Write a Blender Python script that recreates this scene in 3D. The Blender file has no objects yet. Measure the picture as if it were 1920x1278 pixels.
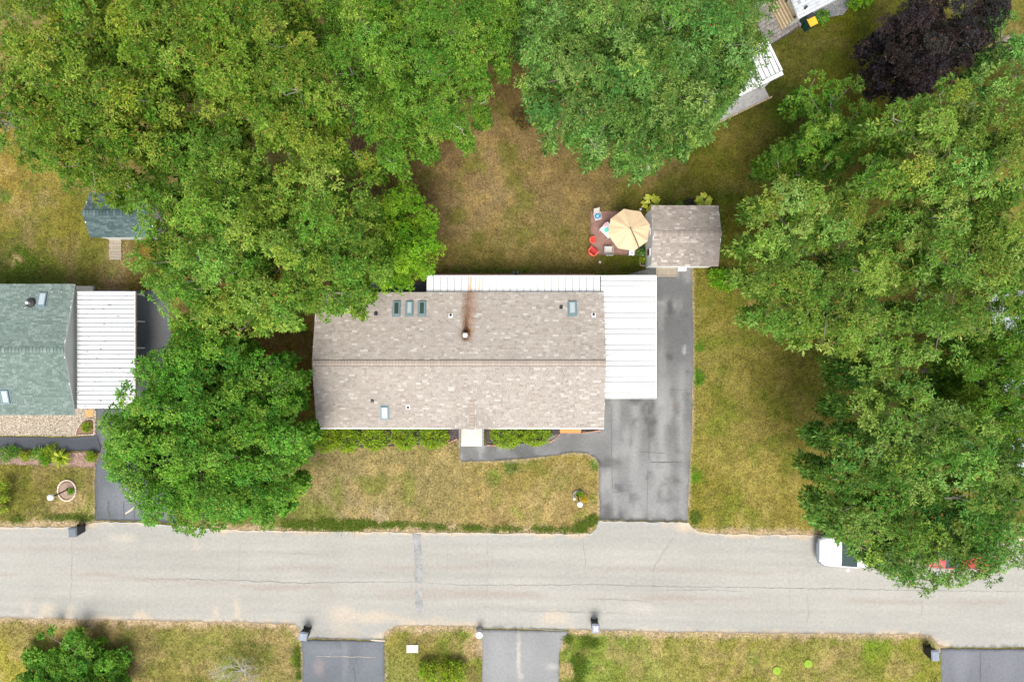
import bpy, bmesh, math, random
import numpy as np
from mathutils import Vector, Matrix
from mathutils.geometry import delaunay_2d_cdt

# ------------------------------------------------------------------ camera, sky, sun, exposure
SC = bpy.context.scene
COL = SC.collection
H = 43.5                      # drone height in metres
S = 0.034                     # metres per photo pixel on the ground
cam = bpy.data.cameras.new('camera')
cam.sensor_width = 36.0
cam.lens = 18.0 * (H / S) / 960.0
cam.clip_end = 3000
cam_o = bpy.data.objects.new('camera', cam)
cam_o.location = (0, 0, H)
COL.objects.link(cam_o)
SC.camera = cam_o

SUN_EL, SUN_AZ = 62.0, 186.0          # hazy sun from the south (azimuth clockwise from north)
world = bpy.data.worlds.new('World')
SC.world = world
world.use_nodes = True
wn, wl = world.node_tree.nodes, world.node_tree.links
bg = wn['Background']
sky = wn.new('ShaderNodeTexSky')
sky.sky_type = 'NISHITA'
sky.sun_disc = False
sky.sun_elevation = math.radians(SUN_EL)
sky.sun_rotation = math.radians(SUN_AZ)
sky.dust_density = 1.2
sky.air_density = 1.0
hs = wn.new('ShaderNodeHueSaturation')
hs.inputs['Saturation'].default_value = 0.30
wl.new(sky.outputs[0], hs.inputs['Color'])
wl.new(hs.outputs[0], bg.inputs['Color'])
bg.inputs['Strength'].default_value = 0.1

sun = bpy.data.lights.new('sun', 'SUN')
sun.energy = 1.5
sun.angle = math.radians(32)
sun.color = (1.0, 0.955, 0.88)
sun_o = bpy.data.objects.new('sun', sun)
sun_o.rotation_euler = (math.radians(90 - SUN_EL), 0, math.radians(180 - SUN_AZ))
sun_o.location = (0, -30, 60)
COL.objects.link(sun_o)

SC.view_settings.view_transform = 'Standard'
SC.view_settings.look = 'None'
SC.view_settings.gamma = 1.0
SC.view_settings.exposure = 1.8
SC.cycles.max_bounces = 7
SC.cycles.diffuse_bounces = 4
SC.cycles.glossy_bounces = 3
SC.cycles.transmission_bounces = 4
SC.cycles.transparent_max_bounces = 6

rng = np.random.default_rng(11)
random.seed(5)
R = math.radians


# ------------------------------------------------------------------ helpers
def W(px, py, h=0.0):
    """place in metres of a point at height h that stands at this spot of the plan"""
    k = S * (H - h) / H
    return ((px - 960) * k, (639 - py) * k, h)


def W2(px, py, h=0.0):
    return W(px, py, h)[:2]


WM = {}


def place(o, parent=None, mw=None):
    mw = mw or Matrix.Identity(4)
    COL.objects.link(o)
    o.matrix_basis = mw
    if parent is not None:
        o.parent = parent
        o.matrix_parent_inverse = WM[parent.name].inverted()
    WM[o.name] = mw
    return o


def tag(o, label=None, cat=None, group=None, kind=None):
    if label: o['label'] = label
    if cat: o['category'] = cat
    if group: o['group'] = group
    if kind: o['kind'] = kind
    return o


def thing(name, label, cat, loc=(0, 0, 0), group=None):
    o = bpy.data.objects.new(name, None)
    o.empty_display_size = 0.2
    place(o, None, Matrix.Translation(loc))
    return tag(o, label, cat, group)


def mesh_obj(name, me, mat=None, parent=None, mw=None):
    if mat is not None and not me.materials:
        me.materials.append(mat)
    return place(bpy.data.objects.new(name, me), parent, mw)


class MB:
    """collects shapes of ONE piece"""
    def __init__(s):
        s.v, s.f = [], []

    def poly(s, pts):
        b = len(s.v)
        s.v += [tuple(p) for p in pts]
        s.f.append(tuple(range(b, b + len(pts))))
        return s

    def box(s, x0, x1, y0, y1, z0, z1, M=None):
        p = [(x0, y0, z0), (x1, y0, z0), (x1, y1, z0), (x0, y1, z0), (x0, y0, z1), (x1, y0, z1), (x1, y1, z1), (x0, y1, z1)]
        if M is not None: p = [tuple(M @ Vector(q)) for q in p]
        b = len(s.v)
        s.v += p
        s.f += [tuple(b + i for i in q) for q in ((0, 3, 2, 1), (4, 5, 6, 7), (0, 1, 5, 4), (1, 2, 6, 5), (2, 3, 7, 6), (3, 0, 4, 7))]
        return s

    def frustum(s, c, lo, hi, z0, z1, M=None):
        (a0, b0), (a1, b1) = lo, hi
        p = [(c[0] + sx * a0, c[1] + sy * b0, z0) for sx, sy in ((-1, -1), (1, -1), (1, 1), (-1, 1))]
        p += [(c[0] + sx * a1, c[1] + sy * b1, z1) for sx, sy in ((-1, -1), (1, -1), (1, 1), (-1, 1))]
        if M is not None: p = [tuple(M @ Vector(q)) for q in p]
        b = len(s.v)
        s.v += p
        s.f += [tuple(b + i for i in q) for q in ((0, 3, 2, 1), (4, 5, 6, 7), (0, 1, 5, 4), (1, 2, 6, 5), (2, 3, 7, 6), (3, 0, 4, 7))]
        return s

    def prism(s, pts, z0, z1):
        n = len(pts)
        b = len(s.v)
        s.v += [(p[0], p[1], z0) for p in pts] + [(p[0], p[1], z1) for p in pts]
        s.f.append(tuple(b + i for i in range(n - 1, -1, -1)))
        s.f.append(tuple(b + n + i for i in range(n)))
        for i in range(n):
            j = (i + 1) % n
            s.f.append((b + i, b + j, b + n + j, b + n + i))
        return s

    def tube(s, pts, rad, n=6, cap=True):
        pts = [Vector(p) for p in pts]
        if not hasattr(rad, '__len__'): rad = [rad] * len(pts)
        b0 = len(s.v)
        for i, p in enumerate(pts):
            d = (pts[min(i + 1, len(pts) - 1)] - pts[max(i - 1, 0)]).normalized()
            a = Vector((1, 0, 0)) if abs(d.x) < 0.8 else Vector((0, 1, 0))
            u = d.cross(a).normalized()
            w = d.cross(u)
            for k in range(n):
                t = 2 * math.pi * k / n
                q = p + (u * math.cos(t) + w * math.sin(t)) * rad[i]
                s.v.append((q.x, q.y, q.z))
        for i in range(len(pts) - 1):
            for k in range(n):
                a, b = b0 + i * n + k, b0 + i * n + (k + 1) % n
                s.f.append((a, b, b + n, a + n))
        if cap:
            s.f.append(tuple(b0 + k for k in range(n - 1, -1, -1)))
            e = b0 + (len(pts) - 1) * n
            s.f.append(tuple(e + k for k in range(n)))
        return s

    def lathe(s, c, prof, n=16):
        """prof: (radius, z) from bottom to top around a vertical axis"""
        b0 = len(s.v)
        for r, z in prof:
            for k in range(n):
                t = 2 * math.pi * k / n
                s.v.append((c[0] + r * math.cos(t), c[1] + r * math.sin(t), z))
        for i in range(len(prof) - 1):
            for k in range(n):
                a, b = b0 + i * n + k, b0 + i * n + (k + 1) % n
                s.f.append((a, b, b + n, a + n))
        s.f.append(tuple(b0 + k for k in range(n - 1, -1, -1)))
        e = b0 + (len(prof) - 1) * n
        s.f.append(tuple(e + k for k in range(n)))
        return s

    def ball(s, c, r, nu=16, nv=10, sz=1.0):
        prof = [(max(r * math.sin(math.pi * i / nv), 1e-4), c[2] - sz * r * math.cos(math.pi * i / nv)) for i in range(nv + 1)]
        return s.lathe(c, prof, nu)

    def mesh(s, name, smooth=False):
        me = bpy.data.meshes.new(name)
        me.from_pydata(s.v, [], s.f)
        if smooth: me.polygons.foreach_set('use_smooth', [True] * len(me.polygons))
        me.update()
        return me

    def build(s, name, mat=None, parent=None, mw=None, smooth=False, bevel=0):
        me = s.mesh(name, smooth)
        if bevel:
            bm = bmesh.new()
            bm.from_mesh(me)
            bmesh.ops.bevel(bm, geom=bm.edges[:], offset=bevel, segments=2, affect='EDGES', profile=0.6, clamp_overlap=True)
            bm.to_mesh(me)
            bm.free()
        return mesh_obj(name, me, mat, parent, mw)


def np_mesh(name, v, f, cols=None, attrs=None, nside=3, flat=True):
    """big mesh straight from arrays; f: (n, nside)"""
    me = bpy.data.meshes.new(name)
    v = np.asarray(v, np.float32)
    f = np.asarray(f, np.int32)
    me.vertices.add(len(v))
    me.vertices.foreach_set('co', v.ravel())
    me.loops.add(f.size)
    me.loops.foreach_set('vertex_index', f.ravel())
    me.polygons.add(len(f))
    me.polygons.foreach_set('loop_start', np.arange(0, f.size, nside, dtype=np.int32))
    if cols is not None:
        a = me.color_attributes.new('Col', 'FLOAT_COLOR', 'POINT')
        c4 = np.ones((len(v), 4), np.float32)
        c4[:, :3] = cols
        a.data.foreach_set('color', c4.ravel())
    for k, arr in (attrs or {}).items():
        a = me.attributes.new(k, 'FLOAT', 'POINT')
        a.data.foreach_set('value', np.asarray(arr, np.float32))
    if flat:
        a = me.attributes.new('sharp_face', 'BOOLEAN', 'FACE')
        a.data.foreach_set('value', np.ones(len(f), bool))
    me.update(calc_edges=True)
    return me


# ---- numpy value noise
def _hash(ix, iy, seed):
    n = (ix.astype(np.int64) * 374761393 + iy.astype(np.int64) * 668265263 + seed * 1442695041) & 0x7fffffff
    n = ((n ^ (n >> 13)) * 1274126177) & 0x7fffffff
    n = n ^ (n >> 16)
    return (n & 0xffff) / 65535.0


def vnoise(x, y, seed=0):
    ix, iy = np.floor(x), np.floor(y)
    fx, fy = x - ix, y - iy
    fx, fy = fx * fx * (3 - 2 * fx), fy * fy * (3 - 2 * fy)
    a, b = _hash(ix, iy, seed), _hash(ix + 1, iy, seed)
    c, d = _hash(ix, iy + 1, seed), _hash(ix + 1, iy + 1, seed)
    return (a * (1 - fx) + b * fx) * (1 - fy) + (c * (1 - fx) + d * fx) * fy


def fbm(x, y, seed=0, oct=4):
    t, a, s = 0, 0.5, 0
    for o in range(oct):
        t = t + a * vnoise(x * 2 ** o, y * 2 ** o, seed + o * 17)
        s += a
        a *= 0.5
    return t / s


def sstep(a, b, x):
    t = np.clip((x - a) / (b - a), 0, 1)
    return t * t * (3 - 2 * t)


def in_poly(px, py, poly):
    c = np.zeros(px.shape, bool)
    n = len(poly)
    for i in range(n):
        x0, y0 = poly[i]
        x1, y1 = poly[(i + 1) % n]
        if y0 == y1: continue
        m = ((y0 > py) != (y1 > py)) & (px < (x1 - x0) * (py - y0) / (y1 - y0) + x0)
        c ^= m
    return c


def dist_polyline(px, py, pl):
    d = np.full(px.shape, 1e9)
    for (x0, y0), (x1, y1) in zip(pl[:-1], pl[1:]):
        dx, dy = x1 - x0, y1 - y0
        t = np.clip(((px - x0) * dx + (py - y0) * dy) / (dx * dx + dy * dy + 1e-9), 0, 1)
        d = np.minimum(d, np.hypot(px - x0 - t * dx, py - y0 - t * dy))
    return d


# ------------------------------------------------------------------ materials
def new_mat(name):
    m = bpy.data.materials.new(name)
    m.use_nodes = True
    return m, m.node_tree.nodes, m.node_tree.links, m.node_tree.nodes['Principled BSDF']


def setv(n, k, v):
    n.inputs[k].default_value = v


def rgba(c):
    return (c[0], c[1], c[2], 1)


def mat(name, col=(.5, .5, .5), rough=.8, attr=None, ns=8.0, na=.15, bs=None, bd=.3, spec=.3, metal=0, rnd=0, ns2=None, na2=.1):
    """procedural paint: colour (or vertex colour) x noise, with bump and a per-object shift"""
    m, N, L, P = new_mat(name)
    setv(P, 'Roughness', rough)
    setv(P, 'Specular IOR Level', spec)
    setv(P, 'Metallic', metal)
    geo = N.new('ShaderNodeNewGeometry')
    if attr:
        a = N.new('ShaderNodeAttribute')
        a.attribute_name = attr
        cur = a.outputs['Color']
    else:
        c = N.new('ShaderNodeRGB')
        c.outputs[0].default_value = rgba(col)
        cur = c.outputs[0]

    def mul(cur, fac_out, lo, hi):
        mr = N.new('ShaderNodeMapRange')
        L.new(fac_out, mr.inputs['Value'])
        setv(mr, 'To Min', lo)
        setv(mr, 'To Max', hi)
        x = N.new('ShaderNodeVectorMath')
        x.operation = 'SCALE'
        L.new(cur, x.inputs[0])
        L.new(mr.outputs[0], x.inputs['Scale'])
        return x.outputs[0]
    if na:
        t = N.new('ShaderNodeTexNoise')
        setv(t, 'Scale', ns)
        setv(t, 'Detail', 4)
        L.new(geo.outputs['Position'], t.inputs['Vector'])
        cur = mul(cur, t.outputs['Fac'], 1 - 2 * na, 1 + 2 * na)
    if ns2:
        t = N.new('ShaderNodeTexNoise')
        setv(t, 'Scale', ns2)
        setv(t, 'Detail', 2)
        L.new(geo.outputs['Position'], t.inputs['Vector'])
        cur = mul(cur, t.outputs['Fac'], 1 - 2 * na2, 1 + 2 * na2)
    if rnd:
        oi = N.new('ShaderNodeObjectInfo')
        cur = mul(cur, oi.outputs['Random'], 1 - rnd, 1 + rnd)
    L.new(cur, P.inputs['Base Color'])
    if bs:
        t = N.new('ShaderNodeTexNoise')
        setv(t, 'Scale', bs)
        setv(t, 'Detail', 3)
        L.new(geo.outputs['Position'], t.inputs['Vector'])
        b = N.new('ShaderNodeBump')
        setv(b, 'Strength', bd)
        setv(b, 'Distance', .02)
        L.new(t.outputs['Fac'], b.inputs['Height'])
        L.new(b.outputs[0], P.inputs['Normal'])
    return m


def leaf_mat(name, trans=.28, rough=.5):
    m, N, L, P = new_mat(name)
    a = N.new('ShaderNodeAttribute')
    a.attribute_name = 'Col'
    setv(P, 'Roughness', rough)
    setv(P, 'Specular IOR Level', .16)
    L.new(a.outputs['Color'], P.inputs['Base Color'])
    t = N.new('ShaderNodeBsdfTranslucent')
    hsv = N.new('ShaderNodeHueSaturation')
    setv(hsv, 'Saturation', 1.15)
    setv(hsv, 'Value', 1.1)
    L.new(a.outputs['Color'], hsv.inputs['Color'])
    L.new(hsv.outputs[0], t.inputs['Color'])
    mx = N.new('ShaderNodeMixShader')
    setv(mx, 'Fac', trans)
    L.new(P.outputs[0], mx.inputs[1])
    L.new(t.outputs[0], mx.inputs[2])
    L.new(mx.outputs[0], N['Material Output'].inputs['Surface'])
    return m


def shingle_mat(name, pal, stain=None):
    """tab colour from a palette, drawn per tab; a darker printed band along the top of each tab paints in the course shadow line"""
    m, N, L, P = new_mat(name)
    setv(P, 'Roughness', .92)
    setv(P, 'Specular IOR Level', .15)
    at = N.new('ShaderNodeAttribute'); at.attribute_name = 'rnd'
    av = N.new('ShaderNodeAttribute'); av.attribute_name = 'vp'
    oi = N.new('ShaderNodeObjectInfo')
    ad = N.new('ShaderNodeMath'); ad.operation = 'ADD'
    fr = N.new('ShaderNodeMath'); fr.operation = 'FRACT'
    L.new(at.outputs['Fac'], ad.inputs[0]); L.new(oi.outputs['Random'], ad.inputs[1]); L.new(ad.outputs[0], fr.inputs[0])
    cr = N.new('ShaderNodeValToRGB')
    cr.color_ramp.interpolation = 'CONSTANT'
    e = cr.color_ramp.elements
    e[0].position, e[0].color = pal[0][0], rgba(pal[0][1])
    e[1].position, e[1].color = pal[1][0], rgba(pal[1][1])
    for p, c in pal[2:]:
        e.new(p).color = rgba(c)
    L.new(fr.outputs[0], cr.inputs['Fac'])
    geo = N.new('ShaderNodeNewGeometry')
    t = N.new('ShaderNodeTexNoise'); setv(t, 'Scale', 9.0); setv(t, 'Detail', 4)
    L.new(geo.outputs['Position'], t.inputs['Vector'])
    mr = N.new('ShaderNodeMapRange'); setv(mr, 'To Min', .82); setv(mr, 'To Max', 1.18)
    L.new(t.outputs['Fac'], mr.inputs['Value'])
    t2 = N.new('ShaderNodeTexNoise'); setv(t2, 'Scale', .35); setv(t2, 'Detail', 2)
    L.new(geo.outputs['Position'], t2.inputs['Vector'])
    mr2 = N.new('ShaderNodeMapRange'); setv(mr2, 'To Min', .92); setv(mr2, 'To Max', 1.08)
    L.new(t2.outputs['Fac'], mr2.inputs['Value'])
    sb = N.new('ShaderNodeMapRange'); sb.interpolation_type = 'SMOOTHSTEP'  # darkens tab tops: shade under the next course put into the colour
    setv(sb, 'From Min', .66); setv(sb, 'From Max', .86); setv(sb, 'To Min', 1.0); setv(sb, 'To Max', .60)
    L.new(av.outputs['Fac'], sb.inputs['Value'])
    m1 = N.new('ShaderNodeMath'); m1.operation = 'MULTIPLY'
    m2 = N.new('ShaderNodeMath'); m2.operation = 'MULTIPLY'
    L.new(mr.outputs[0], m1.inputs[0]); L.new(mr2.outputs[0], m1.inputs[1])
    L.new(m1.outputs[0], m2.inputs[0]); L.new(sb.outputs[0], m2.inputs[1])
    sc = N.new('ShaderNodeVectorMath'); sc.operation = 'SCALE'
    L.new(cr.outputs['Color'], sc.inputs[0]); L.new(m2.outputs[0], sc.inputs['Scale'])
    cur = sc.outputs[0]
    if stain:
        for st in stain:
            cur = add_stain(N, L, geo, cur, st)
    L.new(cur, P.inputs['Base Color'])
    return m


def add_stain(N, L, geo, cur, st):
    """rust that the flue washes down the slope: a dark ring round (x0, y0) and a streak running north"""
    x0, y0, core, col, amt, w0, wk, fk, wb = st
    sx = N.new('ShaderNodeSeparateXYZ'); L.new(geo.outputs['Position'], sx.inputs[0])

    def mth(op, a, b=None):
        n = N.new('ShaderNodeMath'); n.operation = op
        for i, v in enumerate((a, b)):
            if v is None: continue
            if isinstance(v, (int, float)): n.inputs[i].default_value = v
            else: L.new(v, n.inputs[i])
        return n.outputs[0]
    nz = N.new('ShaderNodeTexNoise'); setv(nz, 'Scale', 2.2); setv(nz, 'Detail', 5)
    L.new(geo.outputs['Position'], nz.inputs['Vector'])
    wob = mth('MULTIPLY', mth('SUBTRACT', nz.outputs['Fac'], .5), wb)
    dy = mth('SUBTRACT', sx.outputs['Y'], y0)
    dx = mth('ABSOLUTE', mth('SUBTRACT', mth('ADD', mth('SUBTRACT', sx.outputs['X'], x0), wob), mth('MULTIPLY', mth('MAXIMUM', dy, 0.0), .03)))
    yp = mth('MAXIMUM', dy, 0.0)
    width = mth('ADD', w0, mth('MULTIPLY', yp, wk))
    a = mth('MAXIMUM', mth('SUBTRACT', 1.0, mth('DIVIDE', dx, width)), 0.0)
    fade = mth('DIVIDE', 1.0, mth('ADD', 1.0, mth('MULTIPLY', mth('POWER', yp, 1.3), fk)))
    up = N.new('ShaderNodeMapRange'); setv(up, 'From Min', -.45); setv(up, 'From Max', .05); L.new(dy, up.inputs['Value'])
    s1 = mth('MULTIPLY', mth('MULTIPLY', a, fade), up.outputs[0])
    d2 = mth('SQRT', mth('ADD', mth('POWER', mth('SUBTRACT', sx.outputs['X'], x0), 2.0), mth('POWER', dy, 2.0)))
    ring = mth('MAXIMUM', mth('SUBTRACT', 1.0, mth('DIVIDE', d2, core)), 0.0)
    tot = N.new('ShaderNodeMath'); tot.operation = 'ADD'; tot.use_clamp = True
    L.new(mth('MULTIPLY', s1, 1.35 * amt), tot.inputs[0]); L.new(mth('MULTIPLY', ring, .9 * amt), tot.inputs[1])
    mx = N.new('ShaderNodeMix'); mx.data_type = 'RGBA'; mx.blend_type = 'MIX'
    L.new(tot.outputs[0], mx.inputs['Factor']); L.new(cur, mx.inputs['A'])
    mx.inputs['B'].default_value = rgba(col)
    return mx.outputs['Result']


def metal_mat(name, col, speck=.0, stain=None, dirt=.06):
    m, N, L, P = new_mat(name)
    setv(P, 'Roughness', .45); setv(P, 'Specular IOR Level', .35)
    geo = N.new('ShaderNodeNewGeometry')
    c = N.new('ShaderNodeRGB'); c.outputs[0].default_value = rgba(col)
    t = N.new('ShaderNodeTexNoise'); setv(t, 'Scale', 1.7); setv(t, 'Detail', 6)
    L.new(geo.outputs['Position'], t.inputs['Vector'])
    mr = N.new('ShaderNodeMapRange'); setv(mr, 'To Min', 1 - 2 * dirt); setv(mr, 'To Max', 1 + dirt)
    L.new(t.outputs['Fac'], mr.inputs['Value'])
    sc = N.new('ShaderNodeVectorMath'); sc.operation = 'SCALE'
    L.new(c.outputs[0], sc.inputs[0]); L.new(mr.outputs[0], sc.inputs['Scale'])
    cur = sc.outputs[0]
    if speck:
        mp = N.new('ShaderNodeMapping'); mp.inputs['Scale'].default_value = (1.0, 2.2, 1.0)
        L.new(geo.outputs['Position'], mp.inputs['Vector'])
        t = N.new('ShaderNodeTexNoise'); setv(t, 'Scale', 3.2); setv(t, 'Detail', 6); setv(t, 'Roughness', .65)
        L.new(mp.outputs[0], t.inputs['Vector'])
        ms = N.new('ShaderNodeMapRange'); setv(ms, 'From Min', speck); setv(ms, 'From Max', speck + .03)
        L.new(t.outputs['Fac'], ms.inputs['Value'])
        mx = N.new('ShaderNodeMix'); mx.data_type = 'RGBA'
        L.new(ms.outputs[0], mx.inputs['Factor']); L.new(cur, mx.inputs['A'])
        mx.inputs['B'].default_value = (.07, .05, .04, 1)
        cur = mx.outputs['Result']
    if stain:
        for st in stain:
            cur = add_stain(N, L, geo, cur, st)
    L.new(cur, P.inputs['Base Color'])
    return m


def brick_mat(name, c1, c2, mortar, scale, rot=0):
    m, N, L, P = new_mat(name)
    setv(P, 'Roughness', .9)
    geo = N.new('ShaderNodeNewGeometry')
    mp = N.new('ShaderNodeMapping'); mp.inputs['Rotation'].default_value = (0, 0, rot)
    L.new(geo.outputs['Position'], mp.inputs['Vector'])
    b = N.new('ShaderNodeTexBrick')
    setv(b, 'Color1', rgba(c1)); setv(b, 'Color2', rgba(c2)); setv(b, 'Mortar', rgba(mortar)); setv(b, 'Scale', scale)
    setv(b, 'Mortar Size', .02)
    L.new(mp.outputs[0], b.inputs['Vector'])
    t = N.new('ShaderNodeTexNoise'); setv(t, 'Scale', 2.5); setv(t, 'Detail', 5)
    L.new(geo.outputs['Position'], t.inputs['Vector'])
    mr = N.new('ShaderNodeMapRange'); setv(mr, 'To Min', .65); setv(mr, 'To Max', 1.35)
    L.new(t.outputs['Fac'], mr.inputs['Value'])
    sc = N.new('ShaderNodeVectorMath'); sc.operation = 'SCALE'
    L.new(b.outputs['Color'], sc.inputs[0]); L.new(mr.outputs[0], sc.inputs['Scale'])
    L.new(sc.outputs[0], P.inputs['Base Color'])
    return m


FLUE = W(873, 628, 3.1)
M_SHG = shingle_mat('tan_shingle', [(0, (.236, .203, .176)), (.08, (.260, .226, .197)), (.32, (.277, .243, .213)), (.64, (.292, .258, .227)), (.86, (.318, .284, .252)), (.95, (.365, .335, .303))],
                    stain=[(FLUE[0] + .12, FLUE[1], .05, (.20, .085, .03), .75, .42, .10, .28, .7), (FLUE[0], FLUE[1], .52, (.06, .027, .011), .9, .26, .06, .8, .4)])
M_SHGS = shingle_mat('tan_shed_shingle', [(0, (.215, .18, .155)), (.12, (.24, .203, .177)), (.4, (.26, .222, .195)), (.7, (.285, .246, .218)), (.86, (.325, .288, .257)), (.95, (.385, .352, .32))])
M_SHGG = shingle_mat('green_shingle', [(0, (0.103, 0.137, 0.120)), (.25, (0.118, 0.156, 0.137)), (.55, (0.133, 0.171, 0.152)), (.8, (0.152, 0.194, 0.173)), (.95, (0.167, 0.198, 0.182))])
M_SHGT = shingle_mat('blue_green_shingle', [(0, (0.044, 0.068, 0.068)), (.25, (0.056, 0.084, 0.084)), (.55, (0.068, 0.100, 0.100)), (.8, (0.084, 0.116, 0.116)), (.95, (0.096, 0.128, 0.128))])
M_SHGW = shingle_mat('pale_grey_shingle', [(0, (0.338, 0.352, 0.375)), (.3, (0.390, 0.405, 0.427)), (.6, (0.427, 0.443, 0.465)), (.9, (0.225, 0.240, 0.262)), (.97, (0.465, 0.480, 0.495))])
M_WHITE = metal_mat('white_painted_metal', (.62, .62, .625), speck=.69)
M_PORCH = metal_mat('white_porch_metal', (.60, .60, .595), speck=.68, stain=[(FLUE[0] + .16, FLUE[1], .05, (.44, .21, .07), 1.1, .15, .0, .18, .2), (FLUE[0] + .68, FLUE[1], .05, (.5, .30, .13), 1.0, .12, .0, .18, .16)])
M_CARP = metal_mat('flaking_white_metal', (.53, .54, .55), speck=.63, dirt=.10)
M_WALL = mat('cream_siding', (0.508, 0.492, 0.443), .7, ns=1.5, na=.06)
M_WALLG = mat('pale_siding', (0.476, 0.492, 0.467), .7, ns=1.5, na=.06)
M_TRIM = mat('white_trim', (0.615, 0.615, 0.607), .6, ns=3, na=.05)
M_DARK = mat('dark_metal', (.02, .02, .022), .5, na=.1, spec=.4)
M_BLACK = mat('black_plastic', (.012, .012, .014), .5, na=.1)
M_GREY = mat('grey_metal', (.22, .24, .26), .5, na=.1)
M_LGREY = mat('light_grey', (0.394, 0.402, 0.402), .6, na=.08)
M_SKYF = mat('skylight_frame', (0.131, 0.180, 0.189), .5, na=.1)
M_RIDGE = shingle_mat('tan_ridge_cap', [(0, (.27, .225, .19)), (.5, (.29, .243, .206))])
M_BARK = mat('grey_bark', (.20, .17, .14), .9, ns=14, na=.3, bs=30)
M_TWIG = mat('pale_twig', (.33, .295, .26), .9, ns=14, na=.25)
M_LEAF = leaf_mat('leaf')
M_LAWN = mat('lawn_soil', attr='Col', rough=.95, ns=8.0, na=.40, bs=18, bd=1.0, spec=.1, ns2=21.0, na2=.45)
M_GRASS = leaf_mat('grass_blade', .25, .7)
M_ASPH = mat('asphalt', attr='Col', rough=.92, ns=6.0, na=.11, bs=60, bd=.25, spec=.15, ns2=45, na2=.09)
M_SAND = mat('bed_soil', attr='Col', rough=.95, ns=9.0, na=.25, bs=30, bd=.8, spec=.1, ns2=40, na2=.22)
M_CRACK = mat('crack_tar', (.075, .073, .072), .8, ns=3, na=.3)
M_WOOD = mat('weathered_plank', (0.271, 0.230, 0.180), .85, ns=10, na=.22, rnd=.18)
M_WOODY = mat('fresh_timber', (.34, .265, .165), .8, ns=10, na=.18, rnd=.15)
M_PAVER = mat('concrete_paver', (0.180, 0.164, 0.152), .9, ns=10, na=.2, rnd=.16, bs=40)
M_CONC = mat('pale_concrete', (0.451, 0.426, 0.377), .85, ns=3, na=.08, bs=40, bd=.15)
M_STONE = mat('edging_stone', (0.344, 0.271, 0.230), .9, ns=12, na=.2, rnd=.2, bs=30)
M_BRICKE = mat('edging_brick', (.32, .17, .125), .9, ns=12, na=.25, rnd=.2, bs=30)
M_PATIO = brick_mat('red_paver_print', (0.246, 0.123, 0.094), (0.197, 0.107, 0.086), (0.164, 0.115, 0.090), 5.2)
M_GLOBE, _N, _L, _P = new_mat('opal_globe')
setv(_P, 'Base Color', (.85, .84, .82, 1)); setv(_P, 'Roughness', .2)
M_GLASS, _N, _L, _P = new_mat('dark_glass')
setv(_P, 'Base Color', (.03, .05, .042, 1)); setv(_P, 'Roughness', .04); setv(_P, 'Specular IOR Level', .5)  # dark green base paints in the reflection of two skylights
M_PALE, _N, _L, _P = new_mat('pale_glass')
setv(_P, 'Base Color', (.30, .345, .36, 1)); setv(_P, 'Roughness', .25)  # pale blue base paints in the sky reflection of the middle skylight

# ------------------------------------------------------------------ the setting: ground, road, drives, beds
ROAD = [(-900, 975), (-300, 982), (0, 987), (120, 988), (165, 984), (178, 978), (290, 980), (330, 984), (400, 992), (560, 995), (800, 998), (1085, 1000), (1108, 999), (1118, 990), (1123, 976), (1290, 979), (1297, 988),
        (1312, 997), (1345, 1000), (1530, 1003), (1920, 1009), (2800, 1024),
        (2800, 1236), (2000, 1214), (1768, 1212), (1757, 1206), (1745, 1193), (1725, 1189), (1440, 1187), (1100, 1181), (1066, 1180), (1050, 1179), (905, 1176), (880, 1174), (760, 1172), (738, 1175), (722, 1186),
        (720, 1198), (566, 1196), (564, 1184), (552, 1170), (480, 1167), (240, 1162), (0, 1158), (-900, 1145)]
DRIVE = [(1124, 973), (1124, 872), (1117, 858), (1100, 850), (1075, 848), (1000, 858), (940, 863), (867, 865), (862, 860), (862, 836), (910, 834), (960, 833), (1020, 827), (1035, 814), (1050, 811), (1088, 811), (1125, 806),
         (1110, 760), (1105, 640), (1105, 525), (1160, 519), (1195, 509), (1228, 500), (1297, 500), (1300, 640), (1297, 800), (1292, 900), (1289, 976)]
DRIVE_L = [(178, 975), (177, 900), (180, 872), (188, 850), (191, 840), (181, 815), (181, 700), (150, 640), (150, 543), (316, 545), (322, 640), (326, 800), (330, 980), (290, 977)]
WALK_L = [(-120, 817), (130, 820), (170, 818), (181, 815), (189, 838), (187, 849), (172, 846), (60, 842), (-120, 840)]
DRIVE_B = [(566, 1199), (567, 1240), (568, 1330), (721, 1330), (720, 1201)]
DRIVE_M = [(893, 1179), (903, 1196), (905, 1215), (903, 1330), (1046, 1330), (1049, 1225), (1054, 1200), (1068, 1183)]
DRIVE_R = [(1764, 1215), (1766, 1330), (2100, 1330), (2100, 1219)]
PATIO = [(1107, 396), (1203, 396), (1203, 478), (1107, 478)]
GRAVEL = [(-120, 760), (176, 762), (180, 772), (180, 814), (130, 817), (-120, 814)]
BED_C = [(147, 800), (156, 787), (170, 785), (178, 787), (178, 814), (143, 816)]
BED_L = [(-120, 843), (60, 845), (172, 849), (180, 856), (178, 876), (60, 871), (-120, 868)]
RING_C = W2(126, 919)
PAVERS = [(1418, -10), (1458, -10), (1480, 30), (1501, 50), (1478, 66), (1447, 84), (1430, 70), (1418, 40)]
GRAVEL_R = [(1500, 50), (1532, 40), (1545, 34), (1580, 28), (1612, -10), (1480, -20), (1485, 20)]
HBED_L = [(585, 795), (862, 795), (862, 822), (848, 830), (800, 833), (690, 838), (610, 838), (588, 828)]
HBED_R = [(908, 795), (1125, 795), (1125, 806), (1090, 811), (1050, 812), (1033, 818), (1012, 828), (960, 833), (912, 834)]
BED_S = [(1200, 468), (1222, 468), (1222, 499), (1200, 499)]
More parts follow.
